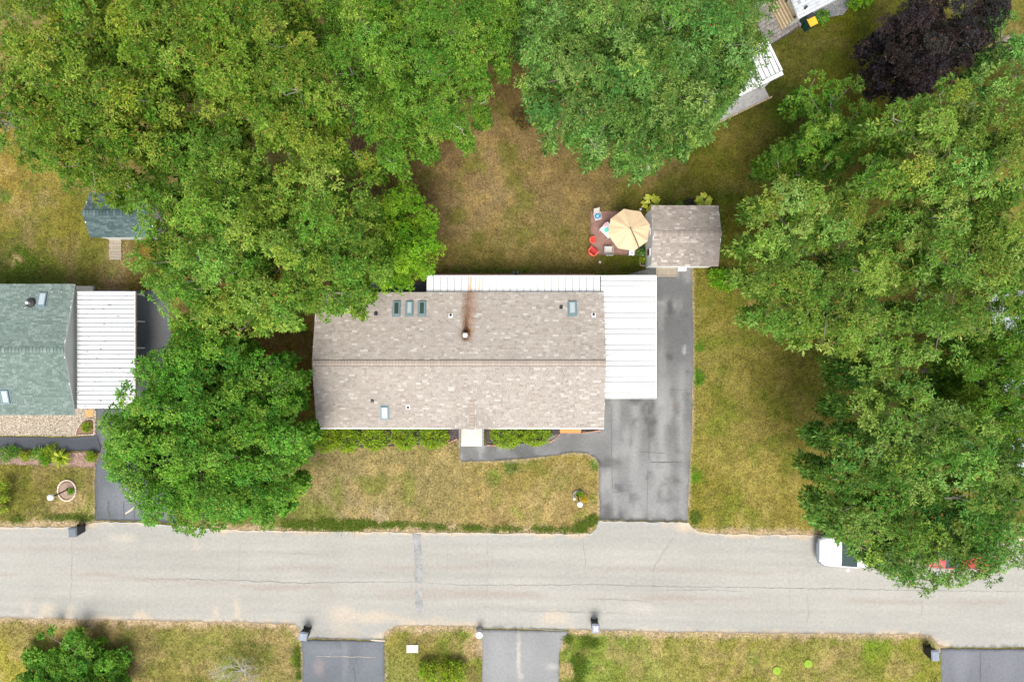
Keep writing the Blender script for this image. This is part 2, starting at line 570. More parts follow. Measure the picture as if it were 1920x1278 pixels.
PAVED = [ROAD, DRIVE, DRIVE_L, WALK_L, DRIVE_B, DRIVE_M, DRIVE_R, PATIO, GRAVEL, BED_L, PAVERS, GRAVEL_R, HBED_L, HBED_R, BED_S]

LAWN = [  # plan spot, reach, turf colour; some dark spots hold painted shade
    (760, 330, 50, (.105, .068, .033)), (830, 300, 45, (.125, .085, .042)), (950, 190, 45, (.105, .075, .03)), (905, 262, 35, (.155, .115, .06)), (1000, 300, 50, (.135, .10, .047)), (1060, 330, 50, (.125, .09, .042)),
    (900, 350, 55, (.165, .125, .068)), (860, 400, 40, (.14, .105, .055)), (870, 465, 40, (.10, .085, .028)), (960, 420, 45, (.14, .112, .05)), (1040, 400, 50, (.14, .108, .052)), (1140, 330, 45, (.105, .085, .035)),
    (890, 500, 40, (.085, .08, .018)), (1010, 490, 50, (.095, .085, .025)), (1080, 450, 40, (.12, .10, .035)), (1150, 500, 30, (.06, .075, .008)), (1100, 500, 30, (.09, .085, .02)), (1180, 370, 30, (.095, .085, .018)),  # olive spots along the porch edge have its shadow strip painted in
    (1290, 330, 45, (.065, .062, .01)), (1250, 290, 30, (.09, .07, .02)), (1370, 290, 35, (.15, .12, .03)), (1385, 330, 30, (.14, .115, .028)), (1375, 365, 20, (.055, .08, .006)), (1400, 430, 40, (.085, .075, .012)), (1240, 370, 22, (.07, .08, .01)),  # first spot paints in the shadow north of the shed
    (1500, 110, 50, (.08, .072, .018)), (1470, 220, 40, (.045, .072, .005)), (1600, 80, 50, (.085, .082, .009)), (1560, 150, 40, (.08, .078, .01)), (1640, 190, 50, (.065, .055, .008)), (1420, 240, 30, (.14, .105, .03)), (1500, 60, 25, (.06, .065, .01)),
    (1870, 90, 22, (.17, .125, .06)), (1830, 140, 45, (.05, .04, .008)), (1400, 190, 35, (.08, .07, .02)),
    (1340, 560, 40, (.14, .115, .03)), (1400, 600, 45, (.155, .12, .042)), (1330, 660, 40, (.175, .14, .05)), (1450, 690, 50, (.145, .115, .032)), (1380, 740, 50, (.165, .13, .042)), (1490, 790, 50, (.145, .115, .03)), (1400, 830, 55, (.205, .15, .062)),
    (1460, 900, 50, (.19, .14, .05)), (1330, 840, 35, (.17, .135, .04)), (1340, 940, 40, (.165, .13, .033)), (1500, 960, 40, (.18, .135, .042)), (1400, 975, 40, (.20, .15, .06)), (1308, 648, 7, (.07, .13, .012)), (1306, 705, 12, (.05, .11, .012)), (1302, 890, 12, (.07, .13, .01)),
    (590, 870, 35, (.165, .13, .055)), (640, 900, 40, (.175, .14, .06)), (730, 900, 50, (.18, .145, .056)), (820, 890, 45, (.175, .14, .055)), (900, 900, 45, (.195, .15, .05)), (1000, 895, 45, (.165, .13, .035)), (1080, 870, 35, (.17, .135, .035)), (950, 950, 45, (.21, .155, .062)),
    (1060, 950, 40, (.19, .14, .05)), (1020, 970, 30, (.20, .15, .055)), (960, 868, 11, (.06, .11, .014)), (925, 895, 14, (.10, .12, .02)), (650, 965, 35, (.185, .145, .075)), (580, 965, 25, (.12, .125, .03)), (700, 965, 20, (.23, .18, .10)), (1115, 872, 9, (.06, .12, .01)),
    (30, 320, 40, (.16, .115, .022)), (50, 380, 45, (.16, .125, .03)), (110, 420, 45, (.115, .105, .015)), (60, 440, 40, (.13, .11, .02)), (30, 480, 30, (.05, .065, .01)), (60, 505, 25, (.045, .075, .006)), (30, 488, 9, (.22, .16, .08)), (130, 500, 35, (.10, .09, .02)), (215, 505, 25, (.16, .11, .055)),
    (260, 510, 25, (.10, .075, .012)), (5, 365, 10, (.05, .11, .005)), (100, 510, 18, (.06, .085, .008)),
    (60, 905, 40, (.11, .10, .018)), (25, 945, 35, (.11, .105, .02)), (130, 960, 22, (.19, .14, .07)), (110, 890, 30, (.14, .115, .035)), (160, 900, 20, (.15, .12, .04)), (80, 970, 25, (.12, .115, .025)),
    (550, 700, 45, (.095, .058, .01)), (560, 620, 45, (.09, .055, .01)), (560, 780, 30, (.08, .06, .01)), (470, 610, 40, (.09, .055, .012)),  # dark spots paint in the tree shade between maple and house
    (60, 1180, 40, (.16, .13, .04)), (20, 1250, 35, (.20, .18, .03)), (190, 1190, 30, (.13, .10, .035)), (270, 1200, 40, (.125, .105, .035)), (350, 1190, 40, (.15, .14, .035)), (320, 1250, 40, (.135, .12, .03)), (430, 1190, 35, (.15, .145, .035)),
    (530, 1220, 25, (.165, .13, .05)), (500, 1250, 30, (.15, .13, .04)), (556, 1240, 8, (.09, .14, .01)), (760, 1195, 35, (.15, .13, .03)), (740, 1250, 25, (.13, .135, .03)), (850, 1200, 25, (.11, .13, .018)), (870, 1240, 25, (.12, .13, .02)), (884, 1210, 14, (.25, .18, .09)),
    (1090, 1200, 20, (.09, .13, .015)), (1085, 1250, 14, (.06, .11, .012)), (1065, 1260, 10, (.22, .16, .08)), (1140, 1220, 35, (.13, .165, .028)), (1200, 1240, 35, (.16, .165, .04)), (1280, 1220, 40, (.17, .155, .038)), (1380, 1230, 45, (.155, .145, .028)), (1410, 1235, 12, (.09, .15, .012)),
    (1500, 1210, 40, (.17, .145, .04)), (1560, 1250, 40, (.175, .15, .045)), (1645, 1208, 26, (.10, .165, .01)), (1700, 1240, 40, (.145, .145, .022)), (1740, 1220, 15, (.11, .14, .015)), (1600, 1225, 25, (.13, .135, .025)), (1480, 1250, 25, (.15, .15, .03)),
]
EDGE_TOP = [(-900, 975), (0, 986), (178, 980)]
EDGE_TOP2 = [(400, 991), (560, 994), (800, 997), (1085, 999), (1110, 998)]
EDGE_TOP3 = [(1300, 992), (1320, 998), (1530, 1002), (2800, 1022)]
EDGE_BOT = [(-900, 1146), (0, 1159), (480, 1168), (552, 1171), (566, 1190)]
EDGE_BOT2 = [(722, 1190), (738, 1177), (800, 1174), (885, 1175), (903, 1196), (906, 1220)]
EDGE_BOT3 = [(1052, 1205), (1068, 1182), (1440, 1188), (1725, 1190), (1747, 1196), (1766, 1216)]
EDGES = [EDGE_TOP, EDGE_TOP2, EDGE_TOP3, EDGE_BOT, EDGE_BOT2, EDGE_BOT3]


def to_px(x, y):
    return x / S + 960, 639 - y / S


def lawn_color(x, y):
    px, py = to_px(x, y)
    wx = (fbm(x * .35, y * .35, 3) - .5) * 70
    wy = (fbm(x * .35, y * .35, 9) - .5) * 70
    qx, qy = px + wx, py + wy
    acc = np.zeros(x.shape + (3,))
    ws = np.full(x.shape, 1e-4)
    acc += np.array((.12, .10, .03)) * 1e-4
    for cx, cy, r, c in LAWN:
        if r < 16:
            d2 = ((px + .25 * wx - cx) ** 2 + (py + .25 * wy - cy) ** 2) / (r * r)
            w = 14 * np.exp(-d2 * d2)
        else:
            d2 = ((qx - cx) ** 2 + (qy - cy) ** 2) / (r * r)
            w = np.exp(-d2)
        acc += w[..., None] * np.array(c)
        ws += w
    c = acc / ws[..., None]
    # clover and straw patches
    n1 = fbm(x * .9, y * .9, 31)
    n2 = fbm(x * 2.6, y * 2.6, 41)
    g = sstep(.50, .68, n1) * .62
    c = c * (1 - g[..., None]) + g[..., None] * np.array((.085, .098, .014)) * (c.sum(-1, keepdims=True) / .29)
    t = sstep(.50, .70, fbm(x * 1.1, y * 1.1, 57)) * .6
    c = c * (1 - t[..., None]) + t[..., None] * np.array((.215, .16, .065)) * (c.sum(-1, keepdims=True) / .32)
    c *= (.70 + .60 * n2)[..., None] * 1.05
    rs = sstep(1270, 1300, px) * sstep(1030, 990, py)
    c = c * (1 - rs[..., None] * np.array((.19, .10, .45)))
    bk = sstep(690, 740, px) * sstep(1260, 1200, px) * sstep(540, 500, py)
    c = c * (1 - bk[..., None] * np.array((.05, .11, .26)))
    # sandy verge
    d = np.full(x.shape, 1e9)
    for e in EDGES:
        d = np.minimum(d, dist_polyline(px, py, e))
    n3 = fbm(x * 2.2, y * 2.2, 77)
    v = sstep(13, 2, d + (n3 - .5) * 22)
    c = c * (1 - v[..., None]) + v[..., None] * np.array((.30, .225, .135)) * (.75 + .5 * n2)[..., None]
    # thin pale lip along the drives
    for pl in (DRIVE[:9], DRIVE[-6:], DRIVE_L[:4], DRIVE_B[:3], DRIVE_B[3:]):
        v = sstep(5, 1, dist_polyline(px, py, pl) + (n3 - .5) * 6) * .8
        c = c * (1 - v[..., None]) + v[..., None] * np.array((.28, .22, .13))
    return np.clip(c, .004, .8)


# ground: one sheet out to the horizon, fine where the photograph looks
def axis(half, step):
    a = np.arange(-half, half + step / 2, step)
    o = np.array([half + 6, half + 20, half + 60, half + 200, half + 600, half + 1500])
    return np.concatenate([-o[::-1], a, o])


gx, gy = axis(36, .22), axis(25, .22)
X, Y = np.meshgrid(gx, gy)
Z = (fbm(X * .5, Y * .5, 5) - .5) * .05 - .03
PXg, PYg = to_px(X, Y)
v = np.stack([X, Y, Z], -1).reshape(-1, 3)
nx_, ny_ = len(gx), len(gy)
ii = (np.arange(ny_ - 1)[:, None] * nx_ + np.arange(nx_ - 1)[None]).ravel()
f = np.stack([ii, ii + 1, ii + 1 + nx_, ii + nx_], -1)
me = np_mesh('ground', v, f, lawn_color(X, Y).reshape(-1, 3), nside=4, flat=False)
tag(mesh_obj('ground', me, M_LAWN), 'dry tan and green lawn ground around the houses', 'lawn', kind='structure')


def sheet(name, poly, z, step, colf, m, jit=1.0, label=None, cat=None, parent=None, thick=.06, kind='structure'):
    """paved sheet: outline in plan pixels, inner points for colour, a rim down into the soil"""
    pts = []
    n = len(poly)
    for i in range(n):
        a, b = np.array(poly[i], float), np.array(poly[(i + 1) % n], float)
        L = np.hypot(*(b - a)) * S
        k = max(1, int(L / max(step * .8, .1)))
        for t in range(k):
            pts.append(a + (b - a) * t / k)
    pts = np.array(pts)
    if jit:
        w = pts * .12
        pts = pts + np.stack([vnoise(w[:, 0], w[:, 1], 91) - .5, vnoise(w[:, 0], w[:, 1], 92) - .5], -1) * 3.2 * jit
    P = np.array([W2(*p) for p in pts])
    x0, y0 = P.min(0)
    x1, y1 = P.max(0)
    gx, gy = np.meshgrid(np.arange(x0 + step * .5, x1, step), np.arange(y0 + step * .5, y1, step))
    gx, gy = gx.ravel(), gy.ravel()
    gx = gx + rng.uniform(-.2, .2, gx.size) * step
    gy = gy + rng.uniform(-.2, .2, gy.size) * step
    PL = [tuple(q) for q in P]
    k = in_poly(gx, gy, PL) & (dist_polyline(gx, gy, PL + PL[:1]) > step * .35)
    V = [Vector(q) for q in PL] + [Vector(q) for q in zip(gx[k], gy[k])]
    nb = len(PL)
    ov, oe, of, _, _, _ = delaunay_2d_cdt(V, [(i, (i + 1) % nb) for i in range(nb)], [], 1, 1e-5)
    A = np.array([(q.x, q.y) for q in ov])
    F = np.array([t for t in of if len(t) == 3])
    c = A[F].mean(1)
    F = F[in_poly(c[:, 0], c[:, 1], PL)]
    zz = z + (fbm(A[:, 0] * .7, A[:, 1] * .7, 5) - .5) * .012
    vv = np.concatenate([A, zz[:, None]], 1)
    nb0 = len(vv)
    rim = np.array([(q[0], q[1], z - thick - .05) for q in PL])
    vv = np.concatenate([vv, rim])
    top = [int(np.argmin(((A - q) ** 2).sum(1))) for q in P]
    rf = []
    for i in range(nb):
        j = (i + 1) % nb
        rf += [(top[i], nb0 + i, nb0 + j), (top[i], nb0 + j, top[j])]
    F = np.concatenate([F, np.array(rf)])
    me = np_mesh(name, vv, F, np.clip(colf(vv[:, 0], vv[:, 1]), .004, .9), flat=False)
    o = mesh_obj(name, me, m, parent)
    if parent is None: tag(o, label, cat, kind=kind)
    return o


def blobs(x, y, c, lst, warp=12, seed=61):
    px, py = to_px(x, y)
    wx, wy = (fbm(x * .8, y * .8, seed) - .5) * warp * 2, (fbm(x * .8, y * .8, seed + 5) - .5) * warp * 2
    for cx, cy, rx, ry, col, a in lst:
        d = ((px + wx - cx) / rx) ** 2 + ((py + wy - cy) / ry) ** 2
        w = (a * np.exp(-d * d))[..., None]
        c = c * (1 - w) + w * np.array(col)
    return c


def lines(x, y, c, lst):
    px, py = to_px(x, y)
    n = (fbm(x * .25, y * .6, 23) - .5) * 14
    for pl, wd, col, a in lst:
        d = dist_polyline(px, py + n, pl)
        br = sstep(.35, .6, fbm(x * .3, y * .3, 29))
        w = (a * np.exp(-(d / wd) ** 2) * br)[..., None]
        c = c * (1 - w) + w * np.array(col)
    return c


def road_color(x, y):
    px, py = to_px(x, y)
    ym = py - (px * .011)
    base = np.ones(x.shape + (3,)) * np.array((.258, .249, .223))
    base *= (.86 + .28 * fbm(x * .12, ym * .10, 13, 5))[..., None]
    base *= (.94 + .12 * fbm(x * .5, y * .5, 19))[..., None]
    side = sstep(60, 95, np.abs(ym - 1076)) * .18
    base = base * (1 - side[..., None]) + side[..., None] * np.array((.235, .23, .222))
    RED = (.24, .205, .175)
    L_ = [([(0, 1075), (180, 1075), (260, 1085), (420, 1097), (600, 1100), (900, 1112), (1300, 1122)], 4, RED, 0.80), ([(0, 1025), (200, 1030)], 3, RED, 0.51), ([(0, 1100), (120, 1100)], 4, RED, 0.58),
          ([(480, 1105), (560, 1102)], 4, RED, 0.58), ([(500, 1060), (700, 1062), (1000, 1065), (1400, 1070), (1900, 1060)], 4, RED, 0.65), ([(620, 1115), (1000, 1120), (1500, 1123), (1920, 1128)], 5, RED, 0.65), ([(860, 1035), (900, 1040), (930, 1028)], 3, RED, 0.58),
          ([(1400, 1030), (1700, 1036), (1920, 1040)], 3, (.215, .205, .192), .4), ([(1000, 1145), (1400, 1152), (1800, 1162)], 3, (.23, .22, .2), .4), ([(0, 1142), (400, 1146), (900, 1150)], 4, (.24, .228, .21), .4)]
    base = lines(x, y, base, L_)
    SND = (.385, .315, .235)
    B = [(90, 1140, 14, 16, SND, .5), (132, 1148, 6, 16, SND, .6), (50, 1135, 8, 14, SND, .4), (265, 1158, 14, 10, SND, .7), (405, 1150, 6, 18, SND, .5), (445, 1145, 6, 24, SND, .5), (640, 1155, 30, 18, SND, .5), (700, 1160, 40, 10, SND, .6), (645, 1185, 30, 9, SND, .55), (760, 1160, 30, 8, SND, .4),
         (1040, 1160, 28, 14, SND, .5), (1280, 990, 16, 12, SND, .85), (1250, 984, 12, 6, SND, .4), (1762, 1206, 22, 10, SND, .7), (715, 1190, 22, 7, SND, .7), (780, 1168, 30, 6, SND, .6), (880, 1170, 24, 6, SND, .7), (200, 978, 30, 5, SND, .7), (265, 981, 30, 4, SND, .6), (230, 1010, 26, 8, (.42, .37, .29), .4),
         (370, 1025, 6, 14, SND, .4), (820, 1160, 40, 8, SND, .3), (1090, 1172, 12, 8, (.27, .25, .22), .4), (620, 1188, 60, 10, (.17, .165, .16), .55), (1540, 1035, 30, 12, (.27, .255, .235), .45), (1200, 1135, 30, 10, (.38, .34, .29), .3)]
    base = blobs(x, y, base, B, 10)
    d = np.full(x.shape, 1e9)
    for e in EDGES:
        d = np.minimum(d, dist_polyline(px, py, e))
    n3 = fbm(x * 1.6, y * 1.6, 78)
    v = sstep(9, 1, d + (n3 - .45) * 18)[..., None] * .85
    return base * (1 - v) + v * np.array((.365, .29, .205))


road = sheet('road', ROAD, .012, .2, road_color, M_ASPH, 1.0, 'wide pale sun bleached asphalt road crossing the picture', 'road')


def drive_color(x, y):
    px, py = to_px(x, y)
    n = fbm(x * .45, y * .45, 33, 5)
    c = np.ones(x.shape + (3,)) * np.array((.137, .136, .133)) * (.38 + .80 * n + .44 * fbm(x * 1.4, y * .9, 37))[..., None]
    tr = [([(1158, 760), (1152, 960)], 8, (.215, .212, .205), .85), ([(1195, 760), (1190, 960)], 9, (.215, .212, .205), .85), ([(1243, 640), (1243, 960)], 8, (.215, .212, .205), .8), ([(1280, 690), (1276, 960)], 6, (.215, .212, .205), .75), ([(1240, 600), (1243, 740)], 6, (.205, .203, .197), .6)]
    for pl, wd, col, a in tr:
        d = dist_polyline(px + (fbm(x * .5, y * .5, 2) - .5) * 14, py, pl)
        w = (a * np.exp(-(d / wd) ** 2) * (.5 + fbm(x * .6, y * .25, 44)))[..., None]
        c = c * (1 - w) + w * np.array(col)
    B = [(1265, 600, 40, 110, (.088, .089, .092), .6), (1200, 920, 110, 60, (.172, .171, .168), .55), (1165, 800, 30, 40, (.12, .12, .122), .5), (1178, 826, 12, 9, (.085, .085, .09), .6), (1175, 915, 14, 16, (.10, .10, .105), .5), (1260, 870, 30, 7, (.11, .11, .115), .5), (1195, 955, 12, 8, (.10, .10, .1), .45), (1240, 567, 8, 5, (.30, .30, .29), .7), (1285, 655, 3, 14, (.33, .33, .32), .6), (1252, 700, 16, 9, (.11, .11, .115), .4),
         (1210, 940, 60, 26, (.20, .20, .198), .4), (900, 852, 28, 8, (.11, .11, .115), .4), (1000, 845, 40, 9, (.18, .18, .18), .4), (925, 858, 10, 5, (.085, .085, .09), .5), (1270, 760, 9, 6, (.13, .10, .08), .5), (1255, 540, 25, 30, (.115, .117, .12), .5)]
    c = blobs(x, y, c, B, 8, 66)
    st = (sstep(.56, .72, fbm(x * .9, y * .9, 71)) * .38)[..., None]
    c = c * (1 - st)
    sf = (sstep(.56, .74, fbm(x * 1.5, y * .45, 73)) * .55)[..., None]
    return c * (1 - sf) + sf * np.array((.235, .231, .222))


drive = sheet('driveway', DRIVE, .006, .2, drive_color, M_ASPH, .6, 'grey asphalt driveway and front walk beside the tan roofed house', 'driveway')


def plain(col, var=.5, seed=1, extra=None, sc=.5):
    def fn(x, y):
        c = np.ones(x.shape + (3,)) * np.array(col) * (1 - var / 2 + var * fbm(x * sc, y * sc, seed, 5))[..., None]
        return blobs(x, y, c, extra, 6, seed + 3) if extra else c
    return fn


drive_l = sheet('driveway', DRIVE_L, .006, .22, plain((0.092, 0.098, 0.106), .6, 4, [(240, 930, 30, 40, (0.156, 0.164, 0.176), .6), (200, 940, 15, 30, (0.139, 0.148, 0.156), .5), (290, 960, 25, 15, (0.189, 0.193, 0.197), .7), (295, 620, 10, 50, (.12, .11, .105), .5), (187, 793, 5, 8, (.25, .22, .20), .6)]), M_ASPH, .6,
                'dark asphalt driveway partly under the neighbouring carport', 'driveway')
sheet('walkway', WALK_L, .010, .22, plain((0.050, 0.054, 0.062), .5, 6), M_ASPH, .5, 'black asphalt walkway in front of the green roofed house', 'walkway')
drive_b = sheet('driveway', DRIVE_B, .006, .2, plain((0.100, 0.106, 0.118), .5, 8, [(598, 1250, 10, 16, (.19, .16, .15), .6), (645, 1230, 5, 50, (0.164, 0.164, 0.168), .5), (690, 1225, 20, 30, (0.139, 0.143, 0.152), .4), (620, 1220, 40, 8, (.15, .155, .165), .5)]), M_ASPH, .5, 'blue grey asphalt driveway at the lower edge below the road', 'driveway')
drive_m = sheet('driveway', DRIVE_M, .006, .2, plain((0.188, 0.188, 0.188), .35, 9, [(972, 1240, 3, 60, (.40, .36, .29), .6), (1035, 1250, 12, 8, (.33, .31, .28), .5), (930, 1240, 20, 60, (0.221, 0.221, 0.221), .5)]), M_ASPH, .5, 'pale grey asphalt driveway at the lower edge beside the white barrel', 'driveway')
drive_r = sheet('driveway', DRIVE_R, .006, .2, plain((0.116, 0.118, 0.132), .5, 12, [(1800, 1250, 14, 40, (0.156, 0.160, 0.172), .5), (1880, 1240, 30, 40, (0.148, 0.152, 0.160), .4)]), M_ASPH, .5, 'blue grey asphalt driveway at the lower right corner', 'driveway')
sheet('brick_patio', PATIO, .014, .3, plain((.3, .15, .11), .2, 2), M_PATIO, .1, 'small red brick patio under the beige umbrella', 'patio')
sheet('gravel_bed', GRAVEL, .004, .15, plain((.30, .26, .205), .7, 14, sc=2.5), M_SAND, .5, 'pale pea gravel bed in front of the green roofed house', 'gravel bed')
sheet('mulch_bed', BED_C, .016, .12, plain((.20, .115, .085), .7, 15, sc=2.5), M_SAND, .2, 'small red brown mulch bed at the gravel corner', 'flower bed')
sheet('mulch_bed', BED_L, .008, .15, plain((.245, .165, .13), .7, 16, sc=2.0), M_SAND, .7, 'long reddish mulch bed of lilies below the black walkway', 'flower bed')
sheet('mulch_bed', HBED_L, .006, .2, plain((.065, .052, .048), .8, 17, sc=2.5), M_SAND, .5, 'dark mulch bed under the hedge row of the tan roofed house', 'flower bed')
sheet('mulch_bed', HBED_R, .012, .2, plain((.06, .05, .047), .8, 18, sc=2.5), M_SAND, .2, 'dark mulch bed between the entrance landing and the orange step', 'flower bed')
sheet('mulch_bed', BED_S, .018, .15, plain((.055, .045, .035), .8, 19, sc=2.5), M_SAND, .1, 'narrow dark planting bed along the small shed wall', 'flower bed')
sheet('gravel_yard', GRAVEL_R, .004, .2, plain((.16, .16, .165), .8, 21, sc=2.5), M_SAND, .6, 'grey gravel strip beside the white roofed house', 'gravel')
pav = sheet('paver_terrace', PAVERS, -.002, .3, plain((.09, .08, .07), .5, 22), M_SAND, .2, 'grey paver terrace between two white roofs', 'terrace')

# pavers of the terrace, laid one by one
PV = [W2(*p) for p in PAVERS]
pm = MB().frustum((0, 0), (.15, .105), (.142, .097), -.03, .028).mesh('paver')
pm.materials.append(M_PAVER)
ang = R(33)
ca, sa = math.cos(ang), math.sin(ang)
for j in range(-30, 30):
    for i in range(-24, 24):
        u, w_ = (i + .5 * (j % 2)) * .31, j * .22
        x, y = 16.3 + ca * u - sa * w_, 20.2 + sa * u + ca * w_
        if in_poly(np.array([x]), np.array([y]), PV)[0]:
            a = ang + random.gauss(0, .05)
            mesh_obj('paver', pm, None, pav, Matrix.Translation((x + random.gauss(0, .008), y + random.gauss(0, .008), .012 + random.uniform(0, .012))) @ Matrix.Rotation(a, 4, 'Z'))


# cracks, seams and patches that lie on the asphalt
def strip(name, pts, wd, z, m, parent, wob=1.2, taper=True, step=.25, seed=0):
    P = []
    r = random.Random(seed + len(pts) * 7 + int(pts[0][0]))
    for a, b in zip(pts[:-1], pts[1:]):
        L = math.hypot(b[0] - a[0], b[1] - a[1]) * S
        k = max(1, int(L / step))
        for t in range(k):
            P.append((a[0] + (b[0] - a[0]) * t / k, a[1] + (b[1] - a[1]) * t / k))
    P.append(pts[-1])
    Q = [Vector(W2(p[0] + r.gauss(0, wob) * .6, p[1] + r.gauss(0, wob) * .6)) for p in P]
    vs, fs = [], []
    for i, q in enumerate(Q):
        d = (Q[min(i + 1, len(Q) - 1)] - Q[max(i - 1, 0)])
        n = Vector((-d.y, d.x)).normalized()
        w_ = wd * .5 * (r.uniform(.5, 1.4) if taper else r.uniform(.88, 1.12)) * ((.3 + .7 * math.sin(math.pi * (i + .5) / len(Q))) if taper else 1)
        vs += [(q.x + n.x * w_, q.y + n.y * w_, z), (q.x - n.x * w_, q.y - n.y * w_, z)]
        if i: fs.append((2 * i - 2, 2 * i - 1, 2 * i + 1, 2 * i))
    mb = MB()
    mb.v, mb.f = vs, fs
    return mb.build(name, m, parent)


M_CRK2 = mat('fine_crack', (.185, .175, .16), .9, ns=3, na=.3)
for pts, wd in [([(255, 1084), (420, 1087), (560, 1092), (640, 1091), (775, 1090)], .03), ([(795, 1093), (900, 1096), (1030, 1096), (1120, 1095), (1200, 1098), (1420, 1101), (1560, 1103), (1700, 1106), (1920, 1109)], .03), ([(1093, 1005), (1098, 1050), (1099, 1082)], .028),
                ([(1188, 1094), (1190, 1097)], .02), ([(1265, 1007), (1248, 1028), (1234, 1050), (1224, 1070), (1224, 1130)], .022), ([(912, 1140), (912, 1096), (914, 1030), (916, 1005)], .016), ([(1060, 1084), (1068, 1060), (1066, 1045)], .014), ([(1190, 1060), (1194, 1092)], .016),
                ([(1480, 1070), (1480, 1130), (1482, 1160)], .016), ([(1513, 1110), (1516, 1150), (1512, 1170)], .016), ([(1728, 1115), (1728, 1160)], .018), ([(135, 1010), (135, 1090), (130, 1130)], .016), ([(450, 1015), (450, 1060), (446, 1090)], .014), ([(920, 1176), (870, 1176)], .02), ([(960, 1144), (1100, 1147), (1180, 1150)], .014),
                ([(835, 1080), (840, 1050), (836, 1020)], .012), ([(1240, 1106), (1330, 1105), (1400, 1108)], .014), ([(1500, 1060), (1700, 1065), (1800, 1062)], .014), ([(1100, 1122), (1220, 1126)], .012), ([(510, 1036), (620, 1040)], .012)]:
    strip('crack', pts, wd, .026, M_CRK2, road, seed=3)
M_PATCH = mat('patch_asphalt', (.212, .209, .203), .9, ns=7, na=.22, ns2=2.0, na2=.25)
for pts, wd in [([(781, 1000), (783, 1030), (785, 1060), (785, 1092)], .52), ([(785, 1104), (785, 1128), (789, 1146)], .46)]:
    strip('asphalt_patch', pts, wd, .022, M_PATCH, road, .35, False, .5, 2)
for pts, wd in [([(1146, 760), (1148, 945)], .03), ([(1217, 700), (1217, 866)], .03), ([(1217, 866), (1280, 866)], .05), ([(1124, 974), (1200, 977), (1289, 978)], .06), ([(1215, 866), (1213, 975)], .02), ([(1250, 730), (1290, 731)], .02), ([(1252, 850), (1200, 846)], .02), ([(1180, 918), (1150, 922)], .02)]:
    strip('crack', pts, wd, .018, M_CRACK, drive, .6, seed=8)
for pts, wd in [([(178, 920), (181, 900), (183, 920), (182, 945), (179, 955)], .11), ([(180, 950), (182, 966), (180, 975)], .09), ([(204, 938), (203, 955), (207, 974)], .13), ([(232, 940), (232, 975)], .07), ([(252, 945), (252, 976)], .06)]:
    strip('tar_seal', pts, wd, .017, M_CRACK, drive_l, .4, seed=9)
M_WST = mat('sand_streak', (.42, .36, .28), .9, ns=8, na=.25)
strip('sand_streak', [(236, 962), (245, 956), (252, 950)], .10, .0185, M_WST, drive_l, .6, seed=4)
for pts, wd in [([(590, 1229), (640, 1230), (706, 1231)], .022), ([(663, 1250), (666, 1270), (664, 1300)], .06)]:
    strip('crack', pts, wd, .018, M_CRACK if pts[0][0] > 600 else M_WST, drive_b, .5, seed=5)
for pts, wd in [([(695, 1199), (722, 1201)], .10), ([(582, 1194), (640, 1197)], .05)]:
    strip('seam', pts, wd, .024, M_WST if pts[0][0] > 600 else M_CRACK, road, .5, seed=6)
strip('crack', [(1838, 1222), (1838, 1300)], .06, .018, M_CRACK, drive_r, .5, seed=5)
strip('seam', [(960, 1177), (1000, 1178), (1060, 1181)], .04, .024, M_CRK2, road, .5, seed=6)

# ------------------------------------------------------------------ buildings
def tab_mesh(tab, course, name='shingle'):
    a, t0, t1 = tab * .5 - .004, .024, .005
    v = [(-a, -.02, t0), (a, -.02, t0), (a, course, t1), (-a, course, t1), (-a, -.02, -.004), (a, -.02, -.004), (a, course, -.004), (-a, course, -.004)]
    f = [(0, 1, 2, 3), (4, 5, 1, 0), (5, 6, 2, 1), (7, 4, 0, 3)]
    return v, f


def slope_basis(e0, e1, r0):
    e0, e1, r0 = Vector(e0), Vector(e1), Vector(r0)
    U = (e1 - e0).normalized()
    Vv = (r0 - e0)
    Vv = (Vv - U * Vv.dot(U))
    Lv = Vv.length
    Vv.normalize()
    Nn = U.cross(Vv)
    return e0, U, Vv, Nn, (e1 - e0).length, Lv


